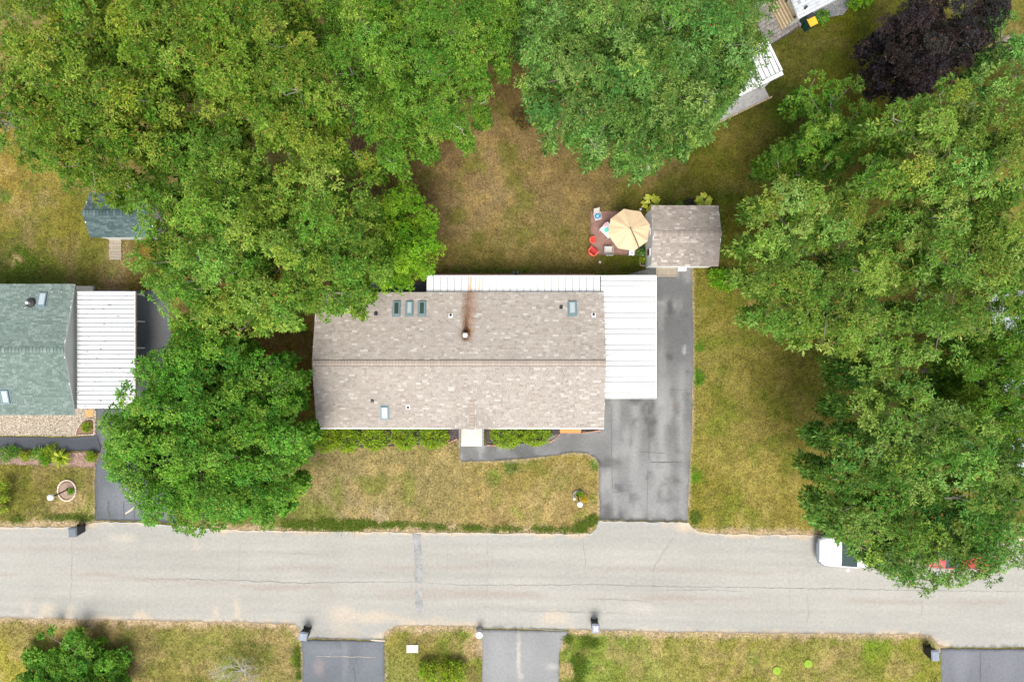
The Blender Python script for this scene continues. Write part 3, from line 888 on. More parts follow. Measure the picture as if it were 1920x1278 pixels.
def shingle_slope(parent, e0, e1, r0, m, tab=.23, course=.13, nparts=150, from_top=True, cut=None, deck=None, seed=0, tm=None):
    """courses of tabs on one slope; the rows nearest the ridge are single objects, the rest one mass. cut(u, v) -> True leaves a tab out"""
    O, U, V, Nn, Lu, Lv = slope_basis(e0, e1, r0)
    rows = int(round(Lv / course))
    ch = Lv / rows
    tv, tf = tab_mesh(tab, ch)
    r = random.Random(seed)
    cells = []
    for j in range(rows):
        off = (j % 2) * .5 + r.uniform(-.12, .12)
        uu = -off * tab
        while uu < Lu:
            w_ = tab * r.choice((.65, .8, 1.0, 1.15, 1.45))
            u0, u1 = max(uu, 0), min(uu + w_, Lu)
            uu += w_
            if u1 - u0 < .05: continue
            if cut and cut((u0 + u1) / 2, (j + .5) * ch): continue
            cells.append((j, (u0 + u1) / 2, (u1 - u0) / tab, j * ch))
    if from_top: cells.sort(key=lambda c: -c[0])
    single, rest = cells[:nparts], cells[nparts:]
    if single:
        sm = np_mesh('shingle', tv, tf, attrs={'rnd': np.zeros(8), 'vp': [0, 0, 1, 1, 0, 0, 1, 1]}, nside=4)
        sm.materials.append(m)
        B = Matrix((U, V, Nn)).transposed().to_4x4()
        for j, u, su, v0 in single:
            p = O + U * u + V * v0
            mesh_obj('shingle', sm, None, parent, Matrix.Translation(p) @ B @ Matrix.Diagonal((su, 1, r.uniform(.8, 1.3), 1)))
    if rest:
        T = np.array(tv)
        A = np.array(rest)
        n = len(rest)
        Q = np.repeat(T[None], n, 0)
        Q[:, :, 0] *= A[:, 2][:, None]
        Q[:, :, 0] += A[:, 1][:, None]
        Q[:, :, 1] += A[:, 3][:, None]
        rs = np.array([r.uniform(.75, 1.35) for _ in range(n)])
        Q[:, :, 2] *= rs[:, None]
        P = np.array(O)[None, None] + Q[:, :, 0:1] * np.array(U) + Q[:, :, 1:2] * np.array(V) + Q[:, :, 2:3] * np.array(Nn)
        F = (np.arange(n)[:, None, None] * 8 + np.array(tf)[None]).reshape(-1, 4)
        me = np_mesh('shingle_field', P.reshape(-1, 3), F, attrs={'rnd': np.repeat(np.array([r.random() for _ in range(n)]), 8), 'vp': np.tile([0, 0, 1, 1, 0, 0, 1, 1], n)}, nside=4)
        o = mesh_obj('shingle_field', me, m, parent)
        o['kind'] = 'stuff'


def ridge_caps(parent, p0, p1, half, drop, m, pitch=.2, seed=1):
    p0, p1 = Vector(p0), Vector(p1)
    d = (p1 - p0)
    L = d.length
    d.normalize()
    side = Vector((0, 0, 1)).cross(d).normalized()
    n = int(L / pitch)
    pt = L / n
    v, f = [], []
    for s_, z in ((0, .012), (pt + .02, .034)):
        v += [(s_, -half, z - drop), (s_, 0, z), (s_, half, z - drop)]
    for z0 in (0, 1):
        pass
    v += [(pt + .02, -half, -drop - .01), (pt + .02, 0, -.01), (pt + .02, half, -drop - .01)]
    f = [(0, 3, 4, 1), (1, 4, 5, 2), (3, 6, 7, 4), (4, 7, 8, 5), ]
    b = len(v)
    v += [(0, -half, -drop - .02), (0, half, -drop - .02)]
    f += [(b, 6, 3, 0), (2, 5, 8, b + 1)]
    mb = MB()
    mb.v, mb.f = v, f
    me0 = mb.mesh('ridge_cap')
    me0.attributes.new('rnd', 'FLOAT', 'POINT')
    a = me0.attributes.new('vp', 'FLOAT', 'POINT')
    a.data.foreach_set('value', [.9, .9, .9, 0, 0, 0, 0, 0, 0, .9, 0])  # dark end of each cap paints the shade at the overlap
    me0.materials.append(m)
    B = Matrix((d, side, Vector((0, 0, 1)))).transposed().to_4x4()
    for i in range(n):
        mesh_obj('ridge_cap', me0, None, parent, Matrix.Translation(p0 + d * (i * pt)) @ B)


def metal_panels(parent, o, U, V, width, length, n, m, rib=.045, name='roof_panel', gap=.034):
    """n ribbed sheet panels side by side along U, each running along V"""
    o, U, V = Vector(o), Vector(U).normalized(), Vector(V).normalized()
    Nn = U.cross(V)
    w = width / n
    prof = [(0.0, 0), (.012, rib), (.045, rib), (.058, 0), (w * .5, .006), (w - gap, 0), (w - gap + .002, -.03)]
    v, f = [], []
    for y in (0, length):
        v += [(p[0], y, p[1]) for p in prof]
    k = len(prof)
    for i in range(k - 1):
        f.append((i, i + 1, k + i + 1, k + i))
    b = len(v)
    v += [(p[0], y, p[1] - .025) for y in (0, length) for p in prof]
    for y, e in ((0, 0), (1, k)):
        for i in range(k - 1):
            q = (e + i, e + i + 1, b + e + i + 1, b + e + i)
            f.append(q[::-1] if y == 0 else q)
    mb = MB()
    mb.v, mb.f = v, f
    me = mb.mesh(name)
    me.materials.append(m)
    B = Matrix((U, V, Nn)).transposed().to_4x4()
    for i in range(n):
        mesh_obj(name, me, None, parent, Matrix.Translation(o + U * (i * w) + Nn * random.uniform(0, .004)) @ B)


def on_slope(px, py, e0, e1, r0, h):
    """basis on a slope at a plan spot: fixed-point search of the height"""
    O, U, V, Nn, Lu, Lv = slope_basis(e0, e1, r0)
    z = h
    for _ in range(6):
        x, y, _z = W(px, py, z)
        z = O.z - (Nn.x * (x - O.x) + Nn.y * (y - O.y)) / Nn.z
    return Matrix.Translation((x, y, z)) @ Matrix((U, V, Nn)).transposed().to_4x4()


def skylight(parent, M, w, l, pane, label=None):
    fr = MB()
    t = .07
    fr.box(-w / 2, -w / 2 + t, -l / 2, l / 2, -.02, .13).box(w / 2 - t, w / 2, -l / 2, l / 2, -.02, .13)
    fr.box(-w / 2 + t, w / 2 - t, -l / 2, -l / 2 + t, -.02, .128).box(-w / 2 + t, w / 2 - t, l / 2 - t, l / 2, -.02, .128)
    fr.box(-w / 2 - .07, w / 2 + .07, -l / 2 - .06, l / 2 + .10, -.02, .035)
    o = fr.build('skylight', M_SKYF, parent, M)
    MB().box(-w / 2 + t, w / 2 - t, -l / 2 + t, l / 2 - t, .07, .095).build('pane', pane, o, M)
    if label: o['label'] = label
    return o


def pipe_vent(parent, M, up, r=.05, h=.22, m=M_DARK, boot=True):  # dark default colour paints in the black shadow dot on white vents
    q = M.to_translation()
    mb = MB()
    o = mb.lathe((q.x, q.y), [(r * 2.2, q.z - .03), (r * 2.0, q.z + .02), (r, q.z + .07), (r, q.z + h), (r * .7, q.z + h), (r * .7, q.z + h - .12)], 12).build('vent_pipe', m, parent, smooth=False)
    if boot: MB().box(-.11, .11, -.10, .16, 0, .034).build('flashing', M_GLOBE, o, M)
    return o


def box_vent(parent, M, s=.13, m=M_DARK, h=.14):
    return MB().box(-s * 1.25, s * 1.25, -s * 1.25, s * 1.25, .0, .03).frustum((0, 0), (s, s), (s * .85, s * .85), .03, h).build('roof_vent', m, parent, M)


def gable_house(root, x0, x1, y0, y1, yr, he, hr, inset=.35, wall_m=M_WALL, name_wall='wall'):
    mb = MB()
    ax0, ax1, ay0, ay1 = x0 + inset * .5, x1 - inset * .5, y0 + inset, y1 - inset
    zt = he - .12
    rz = hr - .14
    v = [(ax0, ay0, 0), (ax1, ay0, 0), (ax1, ay1, 0), (ax0, ay1, 0), (ax0, ay0, zt), (ax1, ay0, zt), (ax1, ay1, zt), (ax0, ay1, zt), (ax0, yr, rz), (ax1, yr, rz)]
    f = [(0, 1, 5, 4), (1, 2, 6, 9, 5), (2, 3, 7, 6), (3, 0, 4, 8, 7), (4, 5, 9, 8), (6, 7, 8, 9)]
    mb.v, mb.f = v, f
    wall = mb.build(name_wall, wall_m, root)
    # roof deck with drip edge
    d = MB()
    t = .10
    d.v = [(x0, y0, he), (x1, y0, he), (x1, yr, hr), (x0, yr, hr), (x0, y1, he), (x1, y1, he)]
    d.v += [(a, b, c - t) for a, b, c in d.v]
    d.f = [(0, 1, 2, 3), (3, 2, 5, 4), (6, 9, 8, 7), (9, 10, 11, 8), (0, 6, 7, 1), (4, 5, 11, 10), (1, 7, 8, 2), (2, 8, 11, 5), (0, 3, 9, 6), (3, 4, 10, 9)]
    return d.build('roof', M_TRIM, root)


# ---- the tan roofed house
HE, HR = 2.6, 3.55
hx0, hy0 = W2(593.5, 801, HE)
hx1, hy1 = W2(1132.5, 548.5, HE)
hyr = W2(0, 680.5, HR)[1]
house = thing('house', 'long house with tan shingled gable roof at the centre', 'house', ((hx0 + hx1) / 2, (hy0 + hy1) / 2, 0))
roof = gable_house(house, hx0, hx1, hy0, hy1, hyr, HE, HR)
sE0, sE1, sR0 = (hx0, hy0, HE), (hx1, hy0, HE), (hx0, hyr, HR)
nE0, nE1, nR0 = (hx1, hy1, HE), (hx0, hy1, HE), (hx1, hyr, HR)
# entrance cross gable over the south eave
gx_c = W2(885, 0, 2.75)[0]
g_half, g_front, g_top = 1.62, hy0 - .06, hyr - 2.25
sl = (HR - HE) / (hyr - hy0)
g_ridge_z = HE + sl * (g_top - hy0)
gl = g_ridge_z - HE


def cut_gable(u, v):
    run = v * (hyr - hy0) / math.hypot(hyr - hy0, HR - HE)
    zz = HE + sl * run
    x = hx0 + u
    return abs(x - gx_c) < g_half * (g_ridge_z - zz) / gl - .04


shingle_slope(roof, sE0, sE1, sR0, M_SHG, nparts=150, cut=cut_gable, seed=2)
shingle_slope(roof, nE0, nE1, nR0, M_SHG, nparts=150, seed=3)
ridge_caps(roof, (hx0 + .02, hyr, HR + .055), (hx1 - .02, hyr, HR + .055), .165, .04, M_RIDGE, .185)
MB().box(hx0 + .1, hx1 - .1, hyr - .19, hyr + .19, HR - .06, HR + .012).build('ridge_vent', M_DARK, roof)
g = MB()
g.v = [(gx_c - g_half, g_front, HE), (gx_c, g_front, g_ridge_z), (gx_c + g_half, g_front, HE), (gx_c, g_top, g_ridge_z), (gx_c - g_half, hy0, HE), (gx_c + g_half, hy0, HE)]
g.f = [(0, 1, 3, 4), (1, 2, 5, 3), (0, 2, 1)]
gable = g.build('entrance_gable', M_TRIM, house)


def gable_tabs(sgn):
    e0 = (gx_c + sgn * g_half, g_front, HE + .004) if sgn < 0 else (gx_c + sgn * g_half, g_front, HE + .004)
    # eave line runs north-south; slope rises towards the little ridge
    if sgn < 0:
        a, b = (gx_c - g_half, g_top, HE + .004), (gx_c - g_half, g_front, HE + .004)
        rr = (gx_c, g_top, g_ridge_z + .004)
    else:
        a, b = (gx_c + g_half, g_front, HE + .004), (gx_c + g_half, g_top, HE + .004)
        rr = (gx_c, g_front, g_ridge_z + .004)
    Lh = g_top - g_front
    Lv = math.hypot(g_half, gl)

    def cut(u, v):
        d = (Lh - u) if sgn < 0 else u            # distance from the front edge
        return d > .10 + (Lh - .06) * (v / Lv) + .05
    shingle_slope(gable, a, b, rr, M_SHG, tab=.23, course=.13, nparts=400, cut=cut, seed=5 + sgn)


gable_tabs(-1)
gable_tabs(1)
ridge_caps(gable, (gx_c, g_front, g_ridge_z + .035), (gx_c, g_top - .05, g_ridge_z + .035), .13, .035, M_RIDGE, .2)
for px in (744, 768, 791.5):
    skylight(roof, on_slope(px, 578, nE0, nE1, nR0, 2.9), .38, .82, M_PALE if px == 768 else M_GLASS)  # middle pane's pale colour stands for the sky it reflects
skylight(roof, on_slope(1073, 578, nE0, nE1, nR0, 2.9), .44, .80, M_PALE)
skylight(roof, on_slope(721.5, 773, sE0, sE1, sR0, 2.9), .44, .78, M_PALE)
box_vent(roof, on_slope(705, 588, nE0, nE1, nR0, 2.9), .085)
box_vent(roof, on_slope(1052, 576, nE0, nE1, nR0, 2.9), .08)
box_vent(roof, on_slope(698, 751, sE0, sE1, sR0, 2.9), .08)
for px, py in ((845, 591), (1113, 590)):
    pipe_vent(roof, on_slope(px, py, nE0, nE1, nR0, 2.9), 1)
pipe_vent(roof, on_slope(765, 763, sE0, sE1, sR0, 2.9), 1)
Mc = on_slope(873, 628, nE0, nE1, nR0, 3.1)
q = Mc.to_translation()
ch = MB().box(q.x - .17, q.x + .17, q.y - .17, q.y + .17, q.z - .1, q.z + .16).build('chimney', mat('rusty_flashing', (.20, .12, .075), .8, ns=12, na=.3), roof)
MB().lathe((q.x, q.y), [(.09, q.z + .16), (.09, q.z + .42)], 14).build('flue', M_GREY, ch)
MB().lathe((q.x, q.y), [(.135, q.z + .42), (.15, q.z + .45), (.06, q.z + .52), (.01, q.z + .53)], 16).build('flue_cap', M_GLOBE, ch, smooth=True)
MB().tube([(hx0, hy0 - .05, HE - .06), (hx1, hy0 - .05, HE - .06)], .05, 6).build('gutter', M_TRIM, roof)
# windows and doors under the eaves
for wx in (-10.2, -7.4, .6, 3.4):
    wf = MB().box(wx - .55, wx + .55, hy0 + .30, hy0 + .36, 1.0, 2.2).build('window', M_TRIM, house)
    MB().box(wx - .47, wx + .47, hy0 + .285, hy0 + .30, 1.08, 2.12).build('pane', M_GLASS, wf)
dr = MB().box(gx_c - .48, gx_c + .48, hy0 + .28, hy0 + .35, .45, 2.35).build('door', mat('door_paint', (.25, .08, .06), .5), house)
MB().ball((gx_c + .38, hy0 + .26, 1.35), .035, 8, 6).build('handle', M_GREY, dr)

# ---- porch roof along the north eave
PH = 2.36
px0, py1 = W2(800, 517, 2.25)
px1 = W2(1126, 517, 2.25)[0]
porch = thing('porch_roof', 'narrow white ribbed metal porch roof with a rust streak', 'porch roof', ((px0 + px1) / 2, (hy1 + py1) / 2, 0))
Vp = Vector((0, py1 - (hy1 - .12), -.14))
metal_panels(porch, (px0, hy1 - .12, PH), (1, 0, 0), Vp, px1 - px0, Vp.length, 25, M_PORCH, rib=.03, gap=.022)
MB().box(px0 - .01, px1 + .01, py1 - .01, py1 + .03, 2.10, 2.27).build('fascia', M_TRIM, porch)
for t in (0.02, .25, .5, .75, .98):
    x = px0 + (px1 - px0) * t
    MB().box(x - .05, x + .05, py1 - .18, py1 - .08, 0, 2.12).build('post', M_TRIM, porch)
MB().box(px0 + .3, px1 - .1, hy1 - .2, W2(0, 513, .12)[1], -.05, .12).build('brick_floor', brick_mat('porch_brick', (.30, .14, .10), (.24, .11, .08), (.18, .12, .09), 5), porch)

# ---- carport on the east side
cx0 = hx1 - .18
cx1, cy1 = W2(1230, 517, 2.28)
cy0 = W2(1230, 746, 2.28)[1]
cxn = px1 + .02
carport = thing('carport', 'white ribbed metal carport roof beside the tan roofed house', 'carport', ((cx0 + cx1) / 2, (cy0 + cy1) / 2, 0))
npan = 23
pitch = (cy1 - cy0) / npan
for i in range(npan):
    y = cy0 + i * pitch
    xs = cxn if y > hy1 - .1 else cx0
    V_ = Vector((cx1 - xs, 0, -.12 * (cx1 - xs) / (cx1 - cx0)))
    zs = 2.28 + .12 * (cx1 - xs) / (cx1 - cx0)
    metal_panels(carport, (xs, y + pitch, zs), (0, -1, 0), V_, pitch, V_.length, 1, M_WHITE, rib=.04, gap=.03)
MB().box(cx1 - .005, cx1 + .035, cy0, cy1, 2.12, 2.30).build('gutter', M_TRIM, carport)
MB().box(cxn, cx1, cy1, cy1 + .03, 2.16, 2.37).build('fascia', M_TRIM, carport)
MB().box(cx0 + .3, cx1, cy0 - .03, cy0, 2.16, 2.36).build('fascia', M_TRIM, carport)
for t in (.03, .34, .66, .97):
    y = cy0 + (cy1 - cy0) * t
    MB().box(cx1 - .5, cx1 - .42, y - .04, y + .04, 0, 2.26).build('post', M_TRIM, carport)

# ---- deck behind the house under the tree
deck = thing('back_deck', 'dark narrow deck between the tan roof and a bright green tree', 'deck', W(745, 541))
MB().box(*[W2(690, 548, .3)[0], W2(798, 548, .3)[0], hy1 - .3, W2(0, 530, .3)[1], .2, .3]).build('floor', mat('dark_deck', (.05, .055, .06), .8, ns=6, na=.2), deck)
bx_, by_ = W2(708, 539, .9)
ac = thing('cooling_unit', 'light grey cooling unit on the dark back deck', 'air conditioner', (bx_, by_, .3))
MB().box(bx_ - .42, bx_ + .42, by_ - .1, by_ + .3, .3, .95).build('cabinet', M_LGREY, ac, bevel=.02)
MB().box(bx_ - .36, bx_ + .36, by_ - .05, by_ + .25, .95, .97).build('grille', M_GREY, ac)

# ---- entrance landing with railings, and the orange step
land = thing('entrance_landing', 'cream concrete entrance landing with grey railings', 'landing', W(886, 818))
lx0, ly0 = W2(864, 836, .3)
lx1 = W2(907, 836, .3)[0]
MB().box(lx0, lx1, ly0, hy0 + .30, -.02, .34).build('slab', M_CONC, land, bevel=.015)
for x in (lx0 - .03, lx1 - .04):
    rl = MB()
    rl.tube([(x, ly0 + .02, 1.2), (x, hy0 - .1, 1.2)], .028, 6)
    rl.tube([(x, ly0 + .02, .55), (x, hy0 - .1, .55)], .018, 6)
    ro = rl.build('railing', M_GREY, land)
    for k in range(6):
        y = ly0 + .02 + (hy0 - .12 - ly0) * k / 5
        MB().tube([(x, y, .3), (x, y, 1.2)], .02, 6).build('baluster', M_GREY, ro)
sx0, sy0 = W2(1050, 811.5, .35)
sx1 = W2(1089.5, 811.5, .35)[0]
step = thing('side_step', 'orange painted wooden step against the tan roofed house', 'step', W(1070, 806))
M_OR = mat('orange_paint', (.52, .19, .055), .6, ns=6, na=.08, rnd=.05)
for k in range(4):
    w_ = (hy0 + .3 - sy0) / 4
    MB().box(sx0, sx1, sy0 + k * w_ + .004, sy0 + (k + 1) * w_ - .004, .28, .35).build('plank', M_OR, step)
MB().box(sx0 + .04, sx1 - .04, sy0 + .03, hy0 + .25, 0, .28).build('base', M_OR, step)

# ---- green roofed neighbour on the left
NE_, NR_ = 2.6, 3.6
nx1, ny0 = W2(140, 777, NE_)
ny1 = W2(140, 533, NE_)[1]
nx0 = W2(-140, 0, NE_)[0]
nyr = W2(0, 656, NR_)[1]
nb = thing('house', 'neighbouring house with green shingled roof cut by the left edge', 'house', ((nx0 + nx1) / 2, (ny0 + ny1) / 2, 0))
nroof = gable_house(nb, nx0, nx1, ny0, ny1, nyr, NE_, NR_, inset=.30, wall_m=M_WALLG)
s0, s1, s2 = (nx0, ny0, NE_), (nx1, ny0, NE_), (nx0, nyr, NR_)
m0, m1, m2 = (nx1, ny1, NE_), (nx0, ny1, NE_), (nx1, nyr, NR_)
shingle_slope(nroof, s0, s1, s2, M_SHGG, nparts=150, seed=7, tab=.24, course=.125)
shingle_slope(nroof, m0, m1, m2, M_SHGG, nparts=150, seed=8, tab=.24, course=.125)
ridge_caps(nroof, (nx0, nyr, NR_ + .03), (nx1, nyr, NR_ + .03), .16, .045, M_SHGG, .2)
MB().box(nx1 - .01, nx1 + .02, ny0, nyr, NE_ - .1, NE_ - .02).build('rake_trim', M_TRIM, nroof) if False else None
skylight(nroof, on_slope(80, 562, m0, m1, m2, 2.9), .5, .85, M_PALE)
skylight(nroof, on_slope(11, 743, s0, s1, s2, 2.9), .5, .85, M_PALE)
for px, py in ((47, 576), (97, 546), (115, 546)):
    pipe_vent(nroof, on_slope(px, py, m0, m1, m2, 2.9), 1, .035, .25, M_LGREY, False)
Mv = on_slope(58, 568, m0, m1, m2, 2.9)
q = Mv.to_translation()
fv = MB().lathe((q.x, q.y), [(.30, q.z - .08), (.30, q.z + .05), (.24, q.z + .12), (.02, q.z + .14)], 18).build('fan_vent', M_DARK, nroof)
MB().lathe((q.x, q.y), [(.08, q.z + .12), (.08, q.z + .34), (.10, q.z + .36), (.02, q.z + .40)], 12).build('flue', M_LGREY, fv)

# its carport, with chipped paint and leaning-out posts in view
kx1, ky1 = W2(252.5, 546, 2.3)
ky0 = W2(252.5, 766, 2.3)[1]
kx0 = nx1 + .02
ncar = thing('carport', 'chipped white ribbed carport roof joined to the green roofed house', 'carport', ((kx0 + kx1) / 2, (ky0 + ky1) / 2, 0))
V_ = Vector((kx1 - kx0, 0, -.10))
metal_panels(ncar, (kx0, ky1, 2.40), (0, -1, 0), V_, ky1 - ky0, V_.length, 26, M_CARP, rib=.045)
MB().box(kx1, kx1 + .06, ky0, ky1, 2.16, 2.33).build('gutter', mat('rusty_gutter', (.45, .40, .37), .6, ns=6, na=.3), ncar)
for py in (553.5, 603, 652, 703, 750):
    x, y = W2(271, py, 0)
    MB().box(x - .04, x + .04, y - .04, y + .04, 0, 2.28).build('post', M_TRIM, ncar)
wl = thing('concrete_step', 'pale concrete step north of the chipped carport roof', 'step', W(158, 540))
a_, b_ = W2(142, 546, .25), W2(174, 536, .25)
MB().box(a_[0], b_[0], a_[1], b_[1], 0, .25).build('slab', M_CONC, wl, bevel=.01)
orange_mat = thing('doormat', 'orange mat at the carport corner beside the gravel', 'mat', W(167, 774))
a_, b_ = W2(160, 781, .02), W2(175, 768, .02)
MB().box(a_[0], b_[0], a_[1], b_[1], .01, .035).build('pile', mat('mat_pile', (.42, .24, .10), .95, ns=14, na=.3), orange_mat)

# ---- small tan shed
SE_, SR_ = 2.15, 2.75
zx0, zy0 = W2(1221, 498.5, SE_)
zx1, zy1 = W2(1347, 386, SE_)
zyr = W2(0, 438, SR_)[1]
shed = thing('shed', 'small shed with tan shingled roof beside the beige umbrella', 'shed', ((zx0 + zx1) / 2, (zy0 + zy1) / 2, 0))
sroof = gable_house(shed, zx0, zx1, zy0, zy1, zyr, SE_, SR_, inset=.12, wall_m=mat('white_siding', (.68, .69, .67), .7, ns=2, na=.06))
shingle_slope(sroof, (zx0, zy0, SE_), (zx1, zy0, SE_), (zx0, zyr, SR_), M_SHGS, nparts=150, seed=12, tab=.25)
shingle_slope(sroof, (zx1, zy1, SE_), (zx0, zy1, SE_), (zx1, zyr, SR_), M_SHGS, nparts=150, seed=13, tab=.25)
ridge_caps(sroof, (zx0, zyr, SR_ + .03), (zx1, zyr, SR_ + .03), .17, .04, M_SHGS, .17)
for y in (zyr - .95, zyr + .3):
    so = MB().box(zx0 - .03, zx0 + .05, y - .22, y + .22, 1.1, 1.8).build('window', M_TRIM, shed)
    MB().box(zx0 - .045, zx0 - .03, y - .18, y + .18, 1.15, 1.75).build('shutter', mat('maroon', (.12, .02, .03), .6), so)
# its ramp
ramp = thing('wooden_ramp', 'weathered plank ramp at the tan shed door', 'ramp', W(1250, 510))
a_, b_ = W2(1229.5, 519, .15), W2(1271, 500, .15)
for k in range(6):
    w_ = (b_[1] + .25 - a_[1]) / 6
    MB().box(a_[0], b_[0], a_[1] + k * w_ + .005, a_[1] + (k + 1) * w_ - .005, .10, .15 + .01 * k).build('plank', M_WOOD, ramp)
MB().box(a_[0] + .05, a_[0] + .12, a_[1] + .03, b_[1] + .2, 0, .10).build('joist', M_WOOD, ramp)
MB().box(b_[0] - .12, b_[0] - .05, a_[1] + .03, b_[1] + .2, 0, .10).build('joist', M_WOOD, ramp)
x, y = W2(1279.5, 503, .5)
bxo = thing('storage_box', 'white plastic storage box beside the shed ramp', 'box', (x, y, 0))
MB().box(x - .24, x + .24, y - .14, y + .16, 0, .42).build('tub', M_TRIM, bxo, bevel=.03)
MB().box(x - .26, x + .26, y - .16, y + .18, .42, .48).build('lid', M_GLOBE, bxo, bevel=.03)

# ---- blue green shed at the left
TE, TR = 2.0, 2.75
tx0, ty0 = W2(168.5, 444, TE)
tx1 = W2(292, 444, TE)[0]
tyr = W2(0, 399, TR)[1]
ty1 = tyr + (tyr - ty0)
tsh = thing('shed', 'small shed with blue green shingles half under the oak', 'shed', ((tx0 + tx1) / 2, tyr, 0))
tro = gable_house(tsh, tx0, tx1, ty0, ty1, tyr, TE, TR, inset=.12, wall_m=M_WALLG)
shingle_slope(tro, (tx0, ty0, TE), (tx1, ty0, TE), (tx0, tyr, TR), M_SHGT, nparts=150, seed=15, tab=.25)
shingle_slope(tro, (tx1, ty1, TE), (tx0, ty1, TE), (tx1, tyr, TR), M_SHGT, nparts=150, seed=16, tab=.25)
ridge_caps(tro, (tx0, tyr, TR + .03), (tx1, tyr, TR + .03), .17, .04, M_SHGT, .2)
pw = thing('plank_walk', 'short weathered plank walk leading to the blue green shed', 'walkway', W(215, 465))
a_, b_ = W2(204.5, 487, .06), W2(227.5, 445, .06)
n_ = 9
for k in range(n_):
    w_ = (b_[1] - a_[1] + .1) / n_
    MB().box(a_[0] + random.uniform(-.02, .02), b_[0] + random.uniform(-.02, .02), a_[1] + k * w_ + .006, a_[1] + (k + 1) * w_ - .006, .0, .06).build('plank', M_WOOD, pw)

# ---- white roofed house at the top
def rot_box(c, ang, x0, x1, y0, y1, z0, z1):
    M_ = Matrix.Translation((c[0], c[1], 0)) @ Matrix.Rotation(ang, 4, 'Z')
    return MB().box(x0, x1, y0, y1, z0, z1, M_)


TA = R(27.5)
TH = 1.9
tc = W(1498, 35, TH)           # its lowest corner in view
tU = Vector((math.cos(TA), math.sin(TA), 0))
tV = Vector((-math.sin(TA), math.cos(TA), 0))
th = thing('house', 'house with pale grey white roof and timber side at the top edge', 'house', (tc[0], tc[1], 0))
P0 = Vector((tc[0], tc[1], TH))
dk = MB()
A_, B_ = P0, P0 + tU * 7.5
C_, D_ = B_ + tV * 4 + Vector((0, 0, .9)), A_ + tV * 4 + Vector((0, 0, .9))
dn = Vector((0, 0, -.14))
dk.v = [tuple(p) for p in (A_, B_, C_, D_, A_ + dn, B_ + dn, C_ + dn, D_ + dn)]
dk.f = [(0, 1, 2, 3), (7, 6, 5, 4), (0, 4, 5, 1), (1, 5, 6, 2), (2, 6, 7, 3), (3, 7, 4, 0)]
tr_ = dk.build('roof', M_TRIM, th)
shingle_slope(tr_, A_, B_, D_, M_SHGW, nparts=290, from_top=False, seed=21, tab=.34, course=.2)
wm = MB()
q0, q1 = P0 + tU * .2 + tV * .3, P0 + tU * 7.3 + tV * .3
q2, q3 = q1 + tV * 3.7, q0 + tV * 3.7
wm.v = [(p.x, p.y, z) for z in (0, TH - .2) for p in (q0, q1, q2, q3)]
wm.v[6] = (q2.x, q2.y, TH + .6); wm.v[7] = (q3.x, q3.y, TH + .6)
wm.f = [(0, 1, 5, 4), (1, 2, 6, 5), (2, 3, 7, 6), (3, 0, 4, 7), (4, 5, 6, 7)]
wm.build('wall', M_WALLG, th)
for k in range(6):                     # timber boards on the west side, stepped out towards the ground
    q = q0 - tU * (.04 + .07 * (5 - k))
    rot_box((q.x, q.y), TA, -.05, .04, -.05 - .04 * (k % 2), 3.6, .02 + k * .24, .22 + k * .24).build('plank', M_WOODY, th)
for k in range(3):
    q = P0 + tV * (.25 + 1.1 * k) - tU * .02
    rot_box((q.x, q.y), TA, -.06, .0, -.06, .06, TH - .3, TH - .16).build('bracket', M_DARK, tr_)
q = P0 + tU * .55 + tV * .35
MB().lathe((q.x, q.y), [(.07, TH), (.07, TH + .35), (.03, TH + .35)], 12).build('vent_pipe', M_DARK, tr_)

# white ribbed porch roof half under the top tree
ta2 = R(26)
uc = W(1467, 132, 2.4)
uU, uV = Vector((math.cos(ta2), math.sin(ta2), 0)), Vector((-math.sin(ta2), math.cos(ta2), 0))
up = thing('porch_roof', 'white slatted porch roof half hidden under the top tree', 'porch roof', (uc[0], uc[1], 0))
P1 = Vector((uc[0], uc[1], 2.4))
metal_panels(up, P1 - uU * 4.35 + Vector((0, 0, 0)), uU, uV * 1 + Vector((0, 0, .05)), 4.2, 2.05, 14, M_CARP, rib=.035)
q = P1
rot_box((q.x, q.y), ta2, -4.4, -.02, -.26, -.02, 2.28, 2.36).build('gutter', M_TRIM, up)
rot_box((q.x, q.y), ta2, -.13, .0, 0, 2.1, 2.36, 2.46).build('fascia', M_TRIM, up)
rot_box((q.x, q.y), ta2, -4.2, -.4, -.78, 1.8, 0, .35).build('deck', mat('deck_grey', (.30, .29, .28), .8, ns=5, na=.2), up)
for k in range(10):
    rot_box((q.x, q.y), ta2, -4.2 + .4 * k, -3.84 + .4 * k, -.88, -.80, .3, .42).build('deck_trim', M_WOODY, up)
for a in (-.5, -2.2, -4.0):
    rot_box((q.x, q.y), ta2, a - .05, a + .05, -.12, -.02, .3, 2.3).build('post', M_TRIM, up)

# pale roofed house glimpsed under the right-hand trees
rh = thing('house', 'pale grey roofed house glimpsed through trees at the right edge', 'house', W(1900, 700))
ra, rb = W(1860, 890, 2.8), W(1990, 545, 2.8)
rr_ = MB()
rr_.v = [(ra[0], ra[1], 2.8), (rb[0] + 3, ra[1], 2.8), (rb[0] + 3, rb[1], 2.8), (ra[0], rb[1], 2.8), (ra[0] + 3.2, ra[1], 3.6), (ra[0] + 3.2, rb[1], 3.6)]
rr_.f = [(0, 4, 5, 3), (4, 1, 2, 5), (0, 1, 4), (3, 5, 2)]
rro = rr_.build('roof', M_LGREY, rh)
shingle_slope(rro, (ra[0], rb[1], 2.81), (ra[0], ra[1], 2.81), (ra[0] + 3.2, rb[1], 3.61), shingle_mat('grey_far_shingle', [(0, (.26, .28, .31)), (.5, (.30, .32, .35)), (.8, (.34, .36, .39))]), nparts=0, seed=31, tab=.34)
